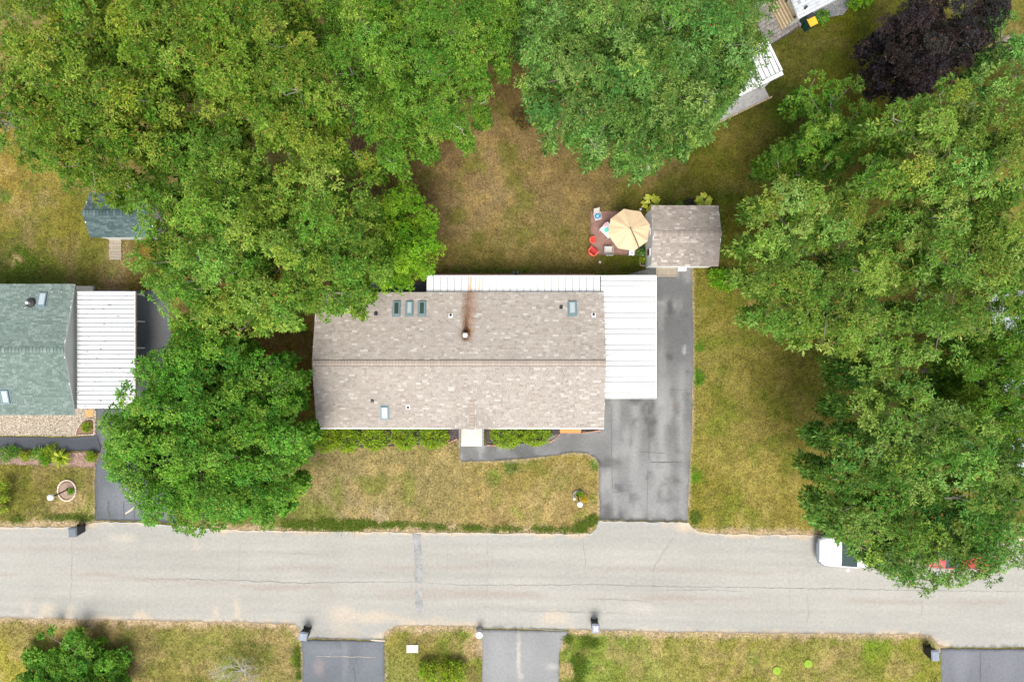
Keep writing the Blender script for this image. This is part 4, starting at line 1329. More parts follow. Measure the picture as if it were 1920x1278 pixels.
MB().box(ra[0] + .3, rb[0] + 2.7, ra[1] + .3, rb[1] - .3, 0, 2.75).build('wall', M_WALLG, rh)

# ------------------------------------------------------------------ trees and plants
def unit(a):
    return a / (np.linalg.norm(a, axis=-1, keepdims=True) + 1e-9)


def leaf_arrays(B, D, Nv, L, wd, fold=.16, droop=.12):
    """leaves as two triangles folded along the midrib"""
    Sv = unit(np.cross(D, Nv))
    mid = B + D * (L * .48)[:, None]
    tip = B + D * L[:, None]
    tip[:, 2] -= droop * L
    up = Nv * (fold * wd)[:, None]
    a = mid + Sv * (wd * .5)[:, None] + up
    b = mid - Sv * (wd * .5)[:, None] + up
    return np.stack([B, a, tip, b], 1).reshape(-1, 3)


def leaf_mesh(name, V, cols):
    n = len(V) // 4
    i = np.arange(n) * 4
    F = np.stack([np.stack([i, i + 1, i + 2], -1), np.stack([i, i + 2, i + 3], -1)], 1).reshape(-1, 3)
    return np_mesh(name, V, F, np.repeat(cols, 4, 0))


def rosettes(g, P, A, n, L, wr, el=(-.25, .75), Lvar=.25):
    """n leaves splayed round each twig end P with axis A"""
    k = len(P)
    az = np.tile(np.arange(n) * 2 * np.pi / n, (k, 1)) + g.uniform(0, 6.3, (k, 1)) + g.normal(0, .35, (k, n))
    e = g.uniform(el[0], el[1], (k, n))
    ref = np.where(np.abs(A[:, 2:3]) < .9, np.array([[0, 0, 1.]]), np.array([[1., 0, 0]]))
    T = unit(np.cross(A, ref))
    Bt = np.cross(A, T)
    rad = np.cos(az)[..., None] * T[:, None] + np.sin(az)[..., None] * Bt[:, None]
    D = np.cos(e)[..., None] * rad + np.sin(e)[..., None] * A[:, None]
    Nv = np.cos(e)[..., None] * A[:, None] - np.sin(e)[..., None] * rad
    Nv = unit(Nv + g.normal(0, .25, Nv.shape))
    Ls = L * g.uniform(1 - Lvar, 1 + Lvar, (k, n))
    B = P[:, None] + D * .03 + g.normal(0, .03, D.shape)
    return B.reshape(-1, 3), unit(D).reshape(-1, 3), Nv.reshape(-1, 3), Ls.ravel(), (Ls * wr * g.uniform(.8, 1.2, (k, n))).ravel()


def leaf_cols(g, n_clump, idx, pal, young, odd):
    """pal: dark/mid/bright leaf colours; every clump draws its own mix"""
    pal = np.array(pal)
    base = g.uniform(0, 1, n_clump)
    t = np.clip(base[idx] * .55 + g.uniform(0, 1, len(idx)) * .55 - .05, 0, 1) * (len(pal) - 1.001)
    i = t.astype(int)
    fr = (t - i)[:, None]
    c = pal[i] * (1 - fr) + pal[np.minimum(i + 1, len(pal) - 1)] * fr
    hue = np.stack([g.uniform(.78, 1.24, n_clump), np.ones(n_clump), g.uniform(.8, 1.25, n_clump)], -1)
    c = c * g.uniform(.74, 1.28, (len(idx), 1)) * hue[idx]
    y = g.uniform(0, 1, len(idx)) < young
    c[y] = c[y] * .4 + np.array((.26, .25, .045)) * .6
    o = g.uniform(0, 1, len(idx)) < odd
    c[o] = np.array((.26, .10, .03)) * g.uniform(.6, 1.3, (o.sum(), 1))
    return c


OAK_Y = [(0.03821, 0.08847, 0.005922), (0.07905, 0.1578, 0.01121), (0.1516, 0.2454, 0.02161), (0.2694, 0.3587, 0.04402)]
OAK_G = [(0.03954, 0.1005, 0.008007), (0.08256, 0.1811, 0.01558), (0.1585, 0.2817, 0.03312), (0.2732, 0.401, 0.06494)]
OAK_B = [(0.03107, 0.08122, 0.01208), (0.06518, 0.1483, 0.02286), (0.1289, 0.2415, 0.04531), (0.2346, 0.3598, 0.08503)]
FINE_G = [(0.03156, 0.08847, 0.005922), (0.06465, 0.1578, 0.01121), (0.1263, 0.2529, 0.02341), (0.2133, 0.3587, 0.05002)]
MAPLE = [(0.03323, 0.1106, 0.00814), (0.06645, 0.1865, 0.01441), (0.1263, 0.2798, 0.02701), (0.2189, 0.3766, 0.05202)]
BRIGHT = [(0.03721, 0.1221, 0.004886), (0.07846, 0.209, 0.007925), (0.1527, 0.3218, 0.01288), (0.2577, 0.4537, 0.02421)]
LATE = [(0.04153, 0.1017, 0.009627), (0.08616, 0.174, 0.01761), (0.1667, 0.269, 0.03962), (0.2918, 0.3886, 0.08807)]
DEEP = [(0.03329, 0.09312, 0.01074), (0.06995, 0.1646, 0.01991), (0.1406, 0.257, 0.04107), (0.2561, 0.375, 0.08296)]
PURP = [(0.011, 0.0085, 0.008), (0.02, 0.015, 0.014), (0.036, 0.028, 0.028), (0.062, 0.05, 0.052)]
ALL_LOBES = []
TRI = [0]


def tree(label, lobes, h, pal, L=.165, wr=.36, rc=.74, layers=2.1, nros=33, nleaf=12, young=.10, odd=.008, dome=2.6, trunk_r=.26, seed=0, gap=.0, name='oak_tree', bark=None, group=None, sub=.4, el=(-.25, .75), trunk=None, deep=80, tw=.32):
    g = np.random.default_rng(seed + 100)
    lw = []
    for lb in lobes:
        px, py, r = lb[:3]
        lw.append((px, py, r, lb[3] if len(lb) > 3 else 0.0))
    c = np.array([W2(p[0], p[1], h) for p in lw])
    wts = np.array([p[2] ** 2 for p in lw], float)
    ctr = (c * wts[:, None]).sum(0) / wts.sum()
    dmax = np.hypot(*(c - ctr).T).max() + .1
    cpx = (np.array([p[:2] for p in lw]) * wts[:, None]).sum(0) / wts.sum()
    base = np.array(trunk if trunk is not None else W2(cpx[0], cpx[1], h * .42))
    root = thing(name, label, 'tree', (base[0], base[1], 0), group)
    wood = MB()
    fork = h * .38
    wood.tube([(base[0], base[1], -.05), (base[0] + .05, base[1], fork * .5), (base[0], base[1] + .05, fork)], [trunk_r * 1.35, trunk_r, trunk_r * .85], 10)
    twigs = MB()
    Vs, Cs = [], []
    RP, RA, RI, DP = [], [], [], []
    nc = 0
    for (px, py, r, dh), cc in zip(lw, c):
        d = np.hypot(*(cc - ctr)) / dmax
        z = h - dome * d * d + g.uniform(-.8, .8) + dh
        ze = z - .55 * r * S * (H - z) / H - .45
        x, y = W2(px, py, ze)
        k = S * (H - ze) / H
        Rl = r * k
        rcl = min(rc, .62 * Rl)
        Re = max(Rl - .72 * rcl, .25 * Rl)
        ALL_LOBES.append((px, py, r))
        # limb
        e = Vector((x, y, z - 1.35 * Rl - .5))
        s = Vector((base[0], base[1], fork * g.uniform(.8, 1.0)))
        m1 = s.lerp(e, .45) + Vector((g.normal(0, .25), g.normal(0, .25), .0))
        wood.tube([s, m1, e], [trunk_r * .42, trunk_r * .2, .018], 6)
        n = max(3, int(layers * (Re + .4 * rcl) ** 2 / (rcl * rcl)))
        u = np.sqrt((g.permutation(n) + g.uniform(.2, 1, n)) / n)
        a = np.arange(n) * 2.39996 + g.uniform(0, 6.28) + g.normal(0, .35, n)
        low = (g.uniform(0, 1, n) < sub) * g.uniform(.5, 2.2, n)
        cz = z - 1.05 * Rl * u ** 2 - low + g.normal(0, .28, n)
        cx, cy = x + Re * u * np.cos(a), y + Re * u * np.sin(a)
        keep = g.uniform(0, 1, n) >= gap
        for i in range(n):
            if not keep[i]: continue
            C = Vector((cx[i], cy[i], cz[i] - .2))
            if g.uniform() < tw:
                mm = e.lerp(C, .5) + Vector((g.normal(0, .12), g.normal(0, .12), -.08))
                twigs.tube([e, mm, C], [.03, .02, .008], 4, False)
            rs = rcl * g.uniform(.75, 1.25)
            m = max(5, int(nros * (rs / rc) ** 2 * g.uniform(.8, 1.15)))
            uu = np.sqrt(g.uniform(0, 1, m))
            aa = g.uniform(0, 2 * np.pi, m)
            ox, oy = uu * np.cos(aa), uu * np.sin(aa)
            oz = np.sqrt(np.maximum(1 - uu * uu, 0)) * .85 + g.normal(0, .08, m)
            P = np.stack([cx[i] + rs * ox, cy[i] + rs * oy, cz[i] - .45 * rs + rs * oz], -1)
            # crown leans outwards: axis mixes up, clump outwards and lobe outwards
            A = np.stack([ox * .75 + .25 * np.cos(a[i]) * u[i], oy * .75 + .25 * np.sin(a[i]) * u[i], np.full(m, .85)], -1)
            A = unit(A + g.normal(0, .22, A.shape))
            RP.append(P); RA.append(A); RI.append(np.full(m, nc))
            nc += 1
        # shaded inner foliage deeper in the crown
        m = max(6, int(deep * Rl * Rl))
        uu, aa = np.sqrt(g.uniform(0, 1, m)) * .95, g.uniform(0, 6.283, m)
        DP.append(np.stack([x + Re * uu * np.cos(aa), y + Re * uu * np.sin(aa), z - (2.3 if h > 7 else 1.2) - .6 * Rl * uu ** 2 - g.uniform(0, 2.2, m) * min(1, h / 10)], -1))
    RP, RA, RI = np.concatenate(RP), np.concatenate(RA), np.concatenate(RI)
    B, D, Nv, Ls, wd = rosettes(g, RP, RA, nleaf, L, wr, el)
    V = leaf_arrays(B, D, Nv, Ls, wd)
    cols = leaf_cols(g, nc, np.repeat(RI, nleaf), pal, young, odd)
    DP = np.concatenate(DP)
    DP[:, 2] = np.maximum(DP[:, 2], .8)
    DA = unit(np.stack([np.zeros(len(DP)), np.zeros(len(DP)), np.ones(len(DP))], -1) + g.normal(0, .3, (len(DP), 3)))
    B, D, Nv, Ls2, wd2 = rosettes(g, DP, DA, 7, L * 1.7, wr * 1.15, el)
    V = np.concatenate([V, leaf_arrays(B, D, Nv, Ls2, wd2)])
    cols = np.concatenate([cols, leaf_cols(g, len(DP), np.repeat(np.arange(len(DP)), 7), pal, 0, 0)])
    TRI[0] += (len(Ls) + len(Ls2)) * 2
    mesh_obj('crown', leaf_mesh('crown', V, cols), M_LEAF, root)
    tr = wood.build('trunk', bark or M_BARK, root, smooth=True)
    twigs.build('branches', M_TWIG, tr)['kind'] = 'stuff'
    return root


A_L = [(60, 50, 70), (150, 35, 75), (15, 120, 55), (75, 140, 65), (160, 130, 70), (240, 70, 75), (20, 210, 55), (90, 225, 62), (170, 220, 62), (250, 170, 68), (60, 285, 42), (120, 300, 48), (180, 320, 44), (165, 358, 26), (240, 270, 52), (228, 345, 30), (275, 30, 50), (60, -30, 60), (150, -40, 60), (240, -20, 60), (-20, 50, 50), (-20, 160, 45), (300, 110, 45)]
tree('yellow green oak filling the top left corner', A_L, 14.0, OAK_Y, seed=1, young=.16, odd=.02, gap=.08, layers=2.0)
B_L = [(345, 40, 66), (430, 50, 72), (360, 120, 60), (445, 140, 68), (520, 60, 68), (545, 150, 66), (480, 215, 50, -.5), (550, 240, 55), (610, 270, 48), (540, 305, 40, -1), (330, 215, 40, -2), (400, 205, 40, -1.5), (600, 195, 48), (680, 300, 36, -1), (345, -25, 55), (430, -30, 60), (520, -20, 60), (300, 270, 40, -2)]
tree('yellow green oak in the middle of the top left woods', B_L, 14.5, OAK_Y, seed=2, young=.16, odd=.02, gap=.10, layers=2.0)
C_L = [(610, 40, 62), (690, 40, 66), (770, 40, 68), (850, 50, 62), (920, 30, 56), (650, 120, 62), (730, 120, 66), (810, 120, 64), (885, 110, 54), (680, 200, 56), (755, 200, 60), (830, 190, 54), (898, 185, 36), (720, 265, 44), (790, 255, 38), (865, 235, 32), (940, 85, 34), (735, 295, 26), (610, -30, 55), (700, -30, 60), (790, -30, 60), (880, -30, 55), (950, 10, 40), (965, -30, 40)]
tree('fine leaved green tree left of the back lawn', C_L, 13.0, FINE_G, L=.12, wr=.42, seed=3, nros=46, nleaf=10, rc=.72, young=.05, name='leafy_tree')
E_L = [(400, 270, 58), (335, 310, 56), (445, 330, 64), (300, 380, 52), (375, 390, 66), (460, 420, 66), (290, 450, 46), (350, 480, 62), (430, 500, 64), (330, 550, 44), (395, 570, 50), (475, 570, 52), (530, 370, 62), (545, 460, 64), (540, 545, 54), (515, 600, 30), (455, 610, 24), (610, 420, 56), (620, 500, 54), (605, 565, 34), (660, 545, 36), (680, 450, 46), (600, 345, 44), (675, 380, 40), (690, 500, 38), (345, 600, 26), (650, 580, 20), (280, 350, 32), (284, 425, 30), (276, 490, 32), (298, 535, 34), (320, 265, 34)]
tree('broad light green oak overhanging the tan roof corner', E_L, 12.5, OAK_G, L=.175, seed=4, young=.12, odd=.008, trunk_r=.32, trunk=W2(480, 455, 9))
F_L = [(735, 385, 34), (770, 375, 28), (795, 410, 30), (750, 430, 40), (800, 455, 28), (715, 440, 30), (765, 475, 40), (725, 490, 34), (790, 500, 28), (750, 520, 28), (715, 525, 22), (755, 352, 14)]
tree('smaller bright green tree behind the tan roofed house', F_L, 6.8, BRIGHT, L=.11, wr=.5, rc=.52, seed=5, nros=34, nleaf=9, young=.10, odd=.002, dome=1.2, trunk_r=.13, name='leafy_tree')
G_L = [(345, 665, 45), (390, 650, 38), (430, 665, 40), (300, 690, 45), (500, 680, 30), (470, 700, 38), (530, 715, 28), (360, 720, 53), (440, 735, 55), (525, 760, 36), (255, 750, 42), (305, 770, 53), (225, 790, 36), (385, 790, 61), (470, 795, 57), (545, 825, 38), (265, 830, 51), (345, 850, 59), (430, 865, 61), (515, 860, 51), (205, 860, 28), (240, 890, 38), (310, 920, 49), (390, 930, 55), (470, 935, 49), (530, 925, 34), (505, 970, 25), (290, 960, 28), (350, 970, 36), (420, 975, 30), (372, 990, 17), (242, 828, 42), (228, 800, 36), (214, 842, 32), (225, 870, 30), (262, 920, 30)]
tree('round bright green maple at the front left drive', G_L, 10.0, MAPLE, L=.12, wr=.66, rc=.62, seed=6, nros=40, nleaf=9, layers=2.5, deep=150, young=.05, odd=.004, trunk_r=.24, name='maple_tree')
H_L = [(1030, 30, 48), (1100, 35, 62), (1180, 30, 64), (1260, 35, 66), (1340, 40, 62), (1405, 35, 42), (1020, 110, 44), (1085, 120, 60), (1165, 115, 64), (1245, 120, 66), (1325, 115, 58), (1385, 100, 42), (1030, 190, 40), (1090, 205, 50), (1165, 200, 58), (1240, 205, 58), (1310, 190, 50), (1375, 165, 30), (1035, 240, 24), (1120, 265, 36), (1185, 275, 38), (1240, 275, 34), (1300, 250, 34), (1215, 305, 16), (1340, 225, 26), (1010, -25, 50), (1100, -35, 60), (1190, -35, 60), (1280, -30, 60), (1370, -25, 55), (985, 50, 34), (1000, 150, 30), (1430, 5, 34), (1415, 70, 30), (1402, 130, 36), (1425, 90, 28)]
tree('blue green oak at the top middle shading a porch', H_L, 13.0, OAK_B, L=.175, wr=.32, seed=7, young=.03, odd=.008, trunk_r=.3)
I1_L = [(1530, 165, 36), (1575, 175, 40), (1610, 220, 40), (1555, 235, 44), (1510, 265, 36), (1470, 290, 36), (1600, 275, 46), (1560, 310, 40), (1505, 320, 36), (1640, 250, 30)]
tree('thin small tree beyond the white porch roof', I1_L, 9.0, FINE_G, L=.14, wr=.45, rc=.5, seed=8, layers=1.5, nros=16, gap=.18, young=.12, odd=.015, trunk_r=.15, name='leafy_tree')
I2_L = [(1455, 375, 46), (1520, 375, 52), (1435, 450, 40), (1500, 455, 56), (1580, 425, 60), (1420, 510, 32), (1470, 530, 50), (1545, 530, 62), (1625, 500, 62), (1450, 590, 36), (1515, 605, 44), (1585, 600, 54), (1660, 590, 54), (1550, 645, 20), (1630, 650, 34), (1690, 655, 42), (1700, 690, 22), (1700, 430, 56), (1640, 350, 50), (1700, 520, 50)]
tree('wide yellow green oak on the right side lawn', I2_L, 14.0, LATE, L=.17, wr=.34, seed=9, young=.14, odd=.012, trunk_r=.34, layers=2.0, gap=.05)
I3_L = [(1690, 215, 34), (1735, 240, 52), (1800, 215, 54), (1780, 168, 34), (1860, 240, 54), (1905, 190, 40), (1705, 310, 52), (1780, 310, 60), (1850, 330, 58), (1910, 290, 44), (1770, 400, 60), (1845, 420, 60), (1910, 400, 48), (1775, 490, 58), (1850, 510, 54), (1745, 590, 52), (1810, 590, 52), (1850, 615, 30), (1910, 480, 40), (1770, 660, 30), (1950, 240, 50), (1955, 340, 50), (1950, 440, 50), (1940, 530, 40), (1880, 580, 34), (1850, 180, 36)]
tree('pale yellow green oak at the right edge below the purple tree', I3_L, 14.5, LATE, L=.17, wr=.34, seed=10, young=.12, odd=.012, trunk_r=.34, layers=2.0, gap=.07)
J_L = [(1626, 715, 36), (1616, 770, 42), (1681, 775, 40), (1586, 830, 44), (1656, 840, 54), (1721, 820, 46), (1571, 895, 42), (1636, 910, 56), (1706, 900, 60), (1786, 860, 52), (1581, 965, 44), (1656, 980, 50), (1716, 985, 60), (1796, 945, 60), (1871, 900, 54), (1644, 1018, 24), (1686, 1050, 44), (1746, 1050, 46), (1701, 1085, 16), (1816, 1020, 46), (1876, 980, 48), (1921, 1000, 36), (1796, 1058, 30), (1856, 1045, 32), (1901, 1030, 30), (1786, 780, 40), (1846, 820, 44), (1721, 1085, 16), (1676, 1072, 30), (1731, 1078, 30), (1776, 1070, 28), (1836, 1055, 36), (1891, 1040, 36), (1931, 1020, 36), (1951, 950, 45), (1931, 880, 40), (1620, 690, 34), (1670, 705, 36), (1730, 740, 34), (1604, 1004, 28), (1590, 965, 30), (1582, 1000, 26), (1616, 1030, 24)]
tree('deep green oak overhanging the road and parked cars', J_L, 13.0, DEEP, L=.17, wr=.35, seed=11, young=.07, odd=.010, trunk_r=.32)
K_L = [(1674, 55, 36), (1719, 30, 43), (1779, 25, 47), (1839, 30, 43), (1869, 10, 32), (1689, 105, 38), (1742, 88, 47), (1804, 82, 45), (1849, 70, 32), (1734, 138, 36), (1782, 132, 32), (1686, 140, 20)]
tree('dark purple leaved tree at the top right', K_L, 8.0, PURP, L=.125, wr=.6, rc=.58, seed=12, young=0, odd=.004, dome=1.6, trunk_r=.18, name='purple_tree', sub=.3)
tree('green tree cut by the top right corner', [(1895, 30, 36), (1915, 80, 36), (1890, 105, 28), (1920, 135, 26), (1870, 0, 26)], 9.5, OAK_B, L=.18, seed=13, trunk_r=.18, layers=1.8, odd=0, young=.0)
tree('sparse green tree over the pale roof at right edge', [(1880, 680, 44), (1920, 625, 42), (1850, 730, 42), (1905, 750, 46), (1830, 690, 34), (1900, 570, 36), (1880, 800, 44), (1825, 760, 34), (1925, 690, 44), (1925, 820, 44), (1860, 640, 36), (1920, 870, 40)], 10.5, FINE_G, L=.15, rc=.45, seed=14, gap=.0, layers=2.0, trunk_r=.16, name='leafy_tree', sub=.2)
tree('dark shaded tree under the right edge oaks', [(1740, 720, 26), (1790, 720, 30), (1830, 650, 26)], 7.0, DEEP, L=.17, seed=15, trunk_r=.12, young=0, layers=1.5, gap=.2, name='leafy_tree')
N_L = [(115, 1235, 36), (165, 1228, 36), (137, 1195, 20), (75, 1226, 28), (205, 1248, 30), (150, 1270, 40), (95, 1275, 34), (45, 1275, 20), (215, 1285, 30), (80, 1192, 8), (150, 1310, 40), (100, 1315, 36), (200, 1315, 30)]
tree('young dark green tree at the lower left corner', N_L, 2.0, MAPLE, L=.12, wr=.6, rc=.42, seed=16, nros=20, young=.06, odd=.002, dome=.5, trunk_r=.05, tw=0, name='leafy_tree', trunk=W2(145, 1285, 2))
tree('yellow green columnar evergreen between the oak and maple', [(335, 618, 20), (360, 605, 22), (385, 615, 18), (330, 640, 12)], 4.0, BRIGHT, L=.10, wr=.5, rc=.34, seed=17, nros=20, young=.3, odd=0, dome=.6, trunk_r=.08, name='leafy_tree')
tree('dark low tree at the left edge below the oak', [(0, 235, 28), (10, 265, 20), (-15, 200, 30)], 8.0, OAK_B, seed=18, young=0, layers=1.6, trunk_r=.12, name='leafy_tree')


def bush(name, label, cat, spots, pal, L=.09, wr=.55, n=500, group=None, seed=0, young=.1, stem=True, el=(-.1, 1.0), mulch=None, h=.5, flat=.6, odd=0):
    """spots: (px, py, rx_px, ry_px) mounds that make up one plant"""
    g = np.random.default_rng(seed + 900)
    c0 = W2(spots[0][0], spots[0][1], h)
    root = thing(name, label, cat, (c0[0], c0[1], 0), group)
    RP, RA = [], []
    st = MB()
    for px, py, rx, ry in spots:
        x, y = W2(px, py, h)
        ax, ay = rx * S, ry * S
        k = max(8, int(n * rx * ry / (spots[0][2] * spots[0][3])))
        th_, uu = g.uniform(0, 6.283, k), g.uniform(0, 1, k) ** .42
        ox, oy = uu * np.cos(th_), uu * np.sin(th_)
        oz = (1 - uu ** 3.2) ** .5
        zz = h * (flat + (1 - flat) * oz) * g.uniform(.72, 1.08, k)
        zz = np.where(uu > .85, zz * g.uniform(.3, 1, k), zz)
        nn = vnoise(ox * 4 + px, oy * 4 + py, 7)
        zz *= .8 + .4 * nn
        RP.append(np.stack([x + ax * ox, y + ay * oy, np.maximum(zz, .04)], -1))
        RA.append(unit(np.stack([ox * .5, oy * .5, np.full(k, .8)], -1) + g.normal(0, .25, (k, 3))))
        for q in range(7):
            a = q * .9
            st.tube([(x + .1 * math.cos(a) * ax, y + .1 * math.sin(a) * ay, -.02), (x + .6 * math.cos(a) * ax, y + .6 * math.sin(a) * ay, h * .6)], [.014, .006], 4)
    RP, RA = np.concatenate(RP), np.concatenate(RA)
    nl = 6
    B, D, Nv, Ls, wd = rosettes(g, RP, RA, nl, L, wr, el)
    cols = leaf_cols(g, len(RP), np.repeat(np.arange(len(RP)), nl), pal, young, odd)
    TRI[0] += len(Ls) * 2
    mesh_obj('leaves', leaf_mesh('leaves', leaf_arrays(B, D, Nv, Ls, wd), cols), M_LEAF, root)
    if stem: st.build('stem', M_BARK, root)
    return root


HEDGE = [(.085, .16, .006), (.15, .25, .010), (.225, .33, .014), (.30, .40, .024)]
HG = 'clipped hedge shrubs along the front wall'
bush('hedge_shrub', 'end hedge shrub nearest the maple, bulging past the roof corner', 'hedge', [(608, 822, 26, 27), (594, 812, 14, 18)], HEDGE, n=260, group=HG, seed=1, h=.9, L=.12)
bush('hedge_shrub', 'second hedge shrub from the maple, joined to the end one', 'hedge', [(648, 824, 25, 25)], HEDGE, n=280, group=HG, seed=2, h=.9, L=.12)
bush('hedge_shrub', 'third hedge shrub from the maple, between two mulch gaps', 'hedge', [(700, 821, 25, 24)], HEDGE, n=260, group=HG, seed=3, h=.85, L=.12)
bush('hedge_shrub', 'fourth hedge shrub from the maple, left of the landing hedge', 'hedge', [(757, 820, 24, 23)], HEDGE, n=250, group=HG, seed=4, h=.8, L=.12)
bush('hedge_shrub', 'hedge shrub nearest the entrance landing on its maple side', 'hedge', [(812, 820, 27, 22)], HEDGE, n=260, group=HG, seed=5, h=.8, L=.12)
bush('hedge_shrub', 'hedge shrub just right of the entrance landing', 'hedge', [(950, 819, 31, 22)], HEDGE, n=320, group=HG, seed=6, h=.95, L=.11)
bush('hedge_shrub', 'hedge shrub nearest the orange step', 'hedge', [(1005, 817, 28, 20)], HEDGE, n=280, group=HG, seed=7, h=.95, L=.11)
bush('shrub', 'leafy green shrub at the shed corner by the drive', 'shrub', [(1356, 522, 20, 18), (1342, 512, 12, 8), (1366, 534, 12, 10)], BRIGHT, n=170, seed=8, h=.7, L=.14)
bush('shrub', 'rounded flowering shrub at the lower edge between two drives', 'shrub', [(825, 1264, 36, 18), (800, 1262, 16, 16), (850, 1268, 22, 22)], HEDGE, n=220, seed=9, h=.9, L=.13, young=.25, odd=.03)
bush('shrub', 'bright yellow green shrub cut by the left edge', 'shrub', [(-6, 935, 14, 8), (-4, 912, 10, 8), (-10, 955, 10, 8)], HEDGE, n=60, seed=10, h=1.0, L=.13, young=.4)
bush('shrub', 'round green shrub beside the yellow lidded bin', 'shrub', [(1545, 28, 11, 11)], MAPLE, n=70, seed=11, h=.7, L=.14, young=.1)
bush('shrub', 'green shrub at the top edge above the gravel strip', 'shrub', [(1618, -2, 22, 10)], BRIGHT, n=120, seed=12, h=.9, L=.13)
bush('brush_pile', 'brown and green ferny brush beside the blue green oak', 'brush', [(985, 222, 18, 16), (970, 212, 12, 9)], [(.05, .03, .012), (.05, .06, .012), (.08, .05, .02), (.05, .08, .012)], n=70, seed=13, h=.6, L=.16, wr=.3, odd=.12)
bush('small_plant', 'small green plant inside the ring of pale stones', 'plant', [(131, 922, 5, 5)], BRIGHT, n=40, seed=14, h=.25, L=.08)
bush('small_plant', 'small light green plant in the mulch corner bed', 'plant', [(160, 801, 8, 9)], HEDGE, n=60, seed=15, h=.35, L=.10, young=.2)
bush('small_plant', 'green plant at the foot of the globe lamp by the drive', 'plant', [(1088, 926, 4, 3.5)], BRIGHT, n=30, seed=16, h=.3, L=.08)
bush('flower_clump', 'yellow flower clump beside the globe lamp by the drive', 'flowers', [(1096, 935, 5.5, 5.5)], [(.30, .20, .01), (.42, .30, .015), (.5, .38, .03), (.2, .2, .02)], n=45, seed=17, h=.3, L=.08, young=0)
for k, (px, py, r, p, yy) in enumerate([(6, 852, 12, MAPLE, .05), (22, 848, 9, MAPLE, .1), (44, 855, 6, HEDGE, .5), (70, 852, 10, BRIGHT, .02), (82, 863, 8, BRIGHT, .05), (92, 846, 9, HEDGE, .2), (168, 857, 7, HEDGE, .1)]):
    bush('bed_plant', ['bushy green bed plant cut by the left edge of the lily bed', 'spreading fern like plant second along the lily bed', 'small yellow tipped plant beside the white stone', 'dark green bed plant right of the white stone',
                       'round low green plant in front of the dark bed plant', 'leafy plant between the dark plant and the big yellow lily', 'small plant at the drive end of the lily bed'][k], 'plant', [(px, py, r * 1.15, r * 1.15)], p, n=60, seed=20 + k, h=.4, L=.15, wr=.3, young=yy, group='plants in the long mulch bed')
for k, (px, py, r, lab) in enumerate([(1203, 473, 7, 'dark green leafy plant at the umbrella foot'), (1205, 487, 4, 'small pale flowered plant in the shed bed'), (1275, 382, 5, 'low pale plant between the two hostas'), (1293, 379, 7, 'dark red leaved plant left of the far hosta')]):
    bush('bed_plant', lab, 'plant', [(px, py, r, r * .8)], [DEEP, HEDGE, FINE_G, PURP][k], n=26, seed=40 + k, h=.4, L=.12, young=[0, .3, .3, .1][k])


def blades(name, label, cat, px, py, r_px, pal, n=70, wd=.035, seed=0, h=.5, group=None):
    """strap-leaved clump: every leaf arches out from the middle"""
    g = np.random.default_rng(seed + 50)
    x, y = W2(px, py, .1)
    root = thing(name, label, cat, (x, y, 0), group)
    mb = MB()
    cols = []
    pal = np.array(pal)
    for i in range(n):
        a = g.uniform(0, 6.283)
        Lr = r_px * S * g.uniform(.6, 1.1)
        hh = h * g.uniform(.7, 1.1)
        c = pal[g.integers(len(pal))] * g.uniform(.8, 1.2)
        b = len(mb.v)
        ca_, sa_ = math.cos(a), math.sin(a)
        for t, z, w_ in ((.05, 0, .7), (.35, hh * .8, 1), (.7, hh * .95, .8), (1, hh * .55, .05)):
            w_ *= wd
            mb.v += [(x + Lr * t * ca_ - w_ * sa_, y + Lr * t * sa_ + w_ * ca_, z), (x + Lr * t * ca_ + w_ * sa_, y + Lr * t * sa_ - w_ * ca_, z)]
            cols += [c, c]
        for q in range(3):
            mb.f.append((b + 2 * q, b + 2 * q + 1, b + 2 * q + 3, b + 2 * q + 2))
    me = np_mesh('leaves', np.array(mb.v), np.array(mb.f), np.array(cols), nside=4)
    mesh_obj('leaves', me, M_LEAF, root)
    MB().lathe((x, y), [(.06, -.02), (.04, .08), (.01, .12)], 8).build('base', M_BARK, root)
    return root


blades('daylily', 'large yellow green daylily spreading in the long mulch bed', 'lily', 118, 857, 19, [(.24, .30, .02), (.36, .40, .035), (.14, .23, .015)], 120, .035, 1)
for k, (px, py, r) in enumerate([(1308, 970, 0), ]):
    pass


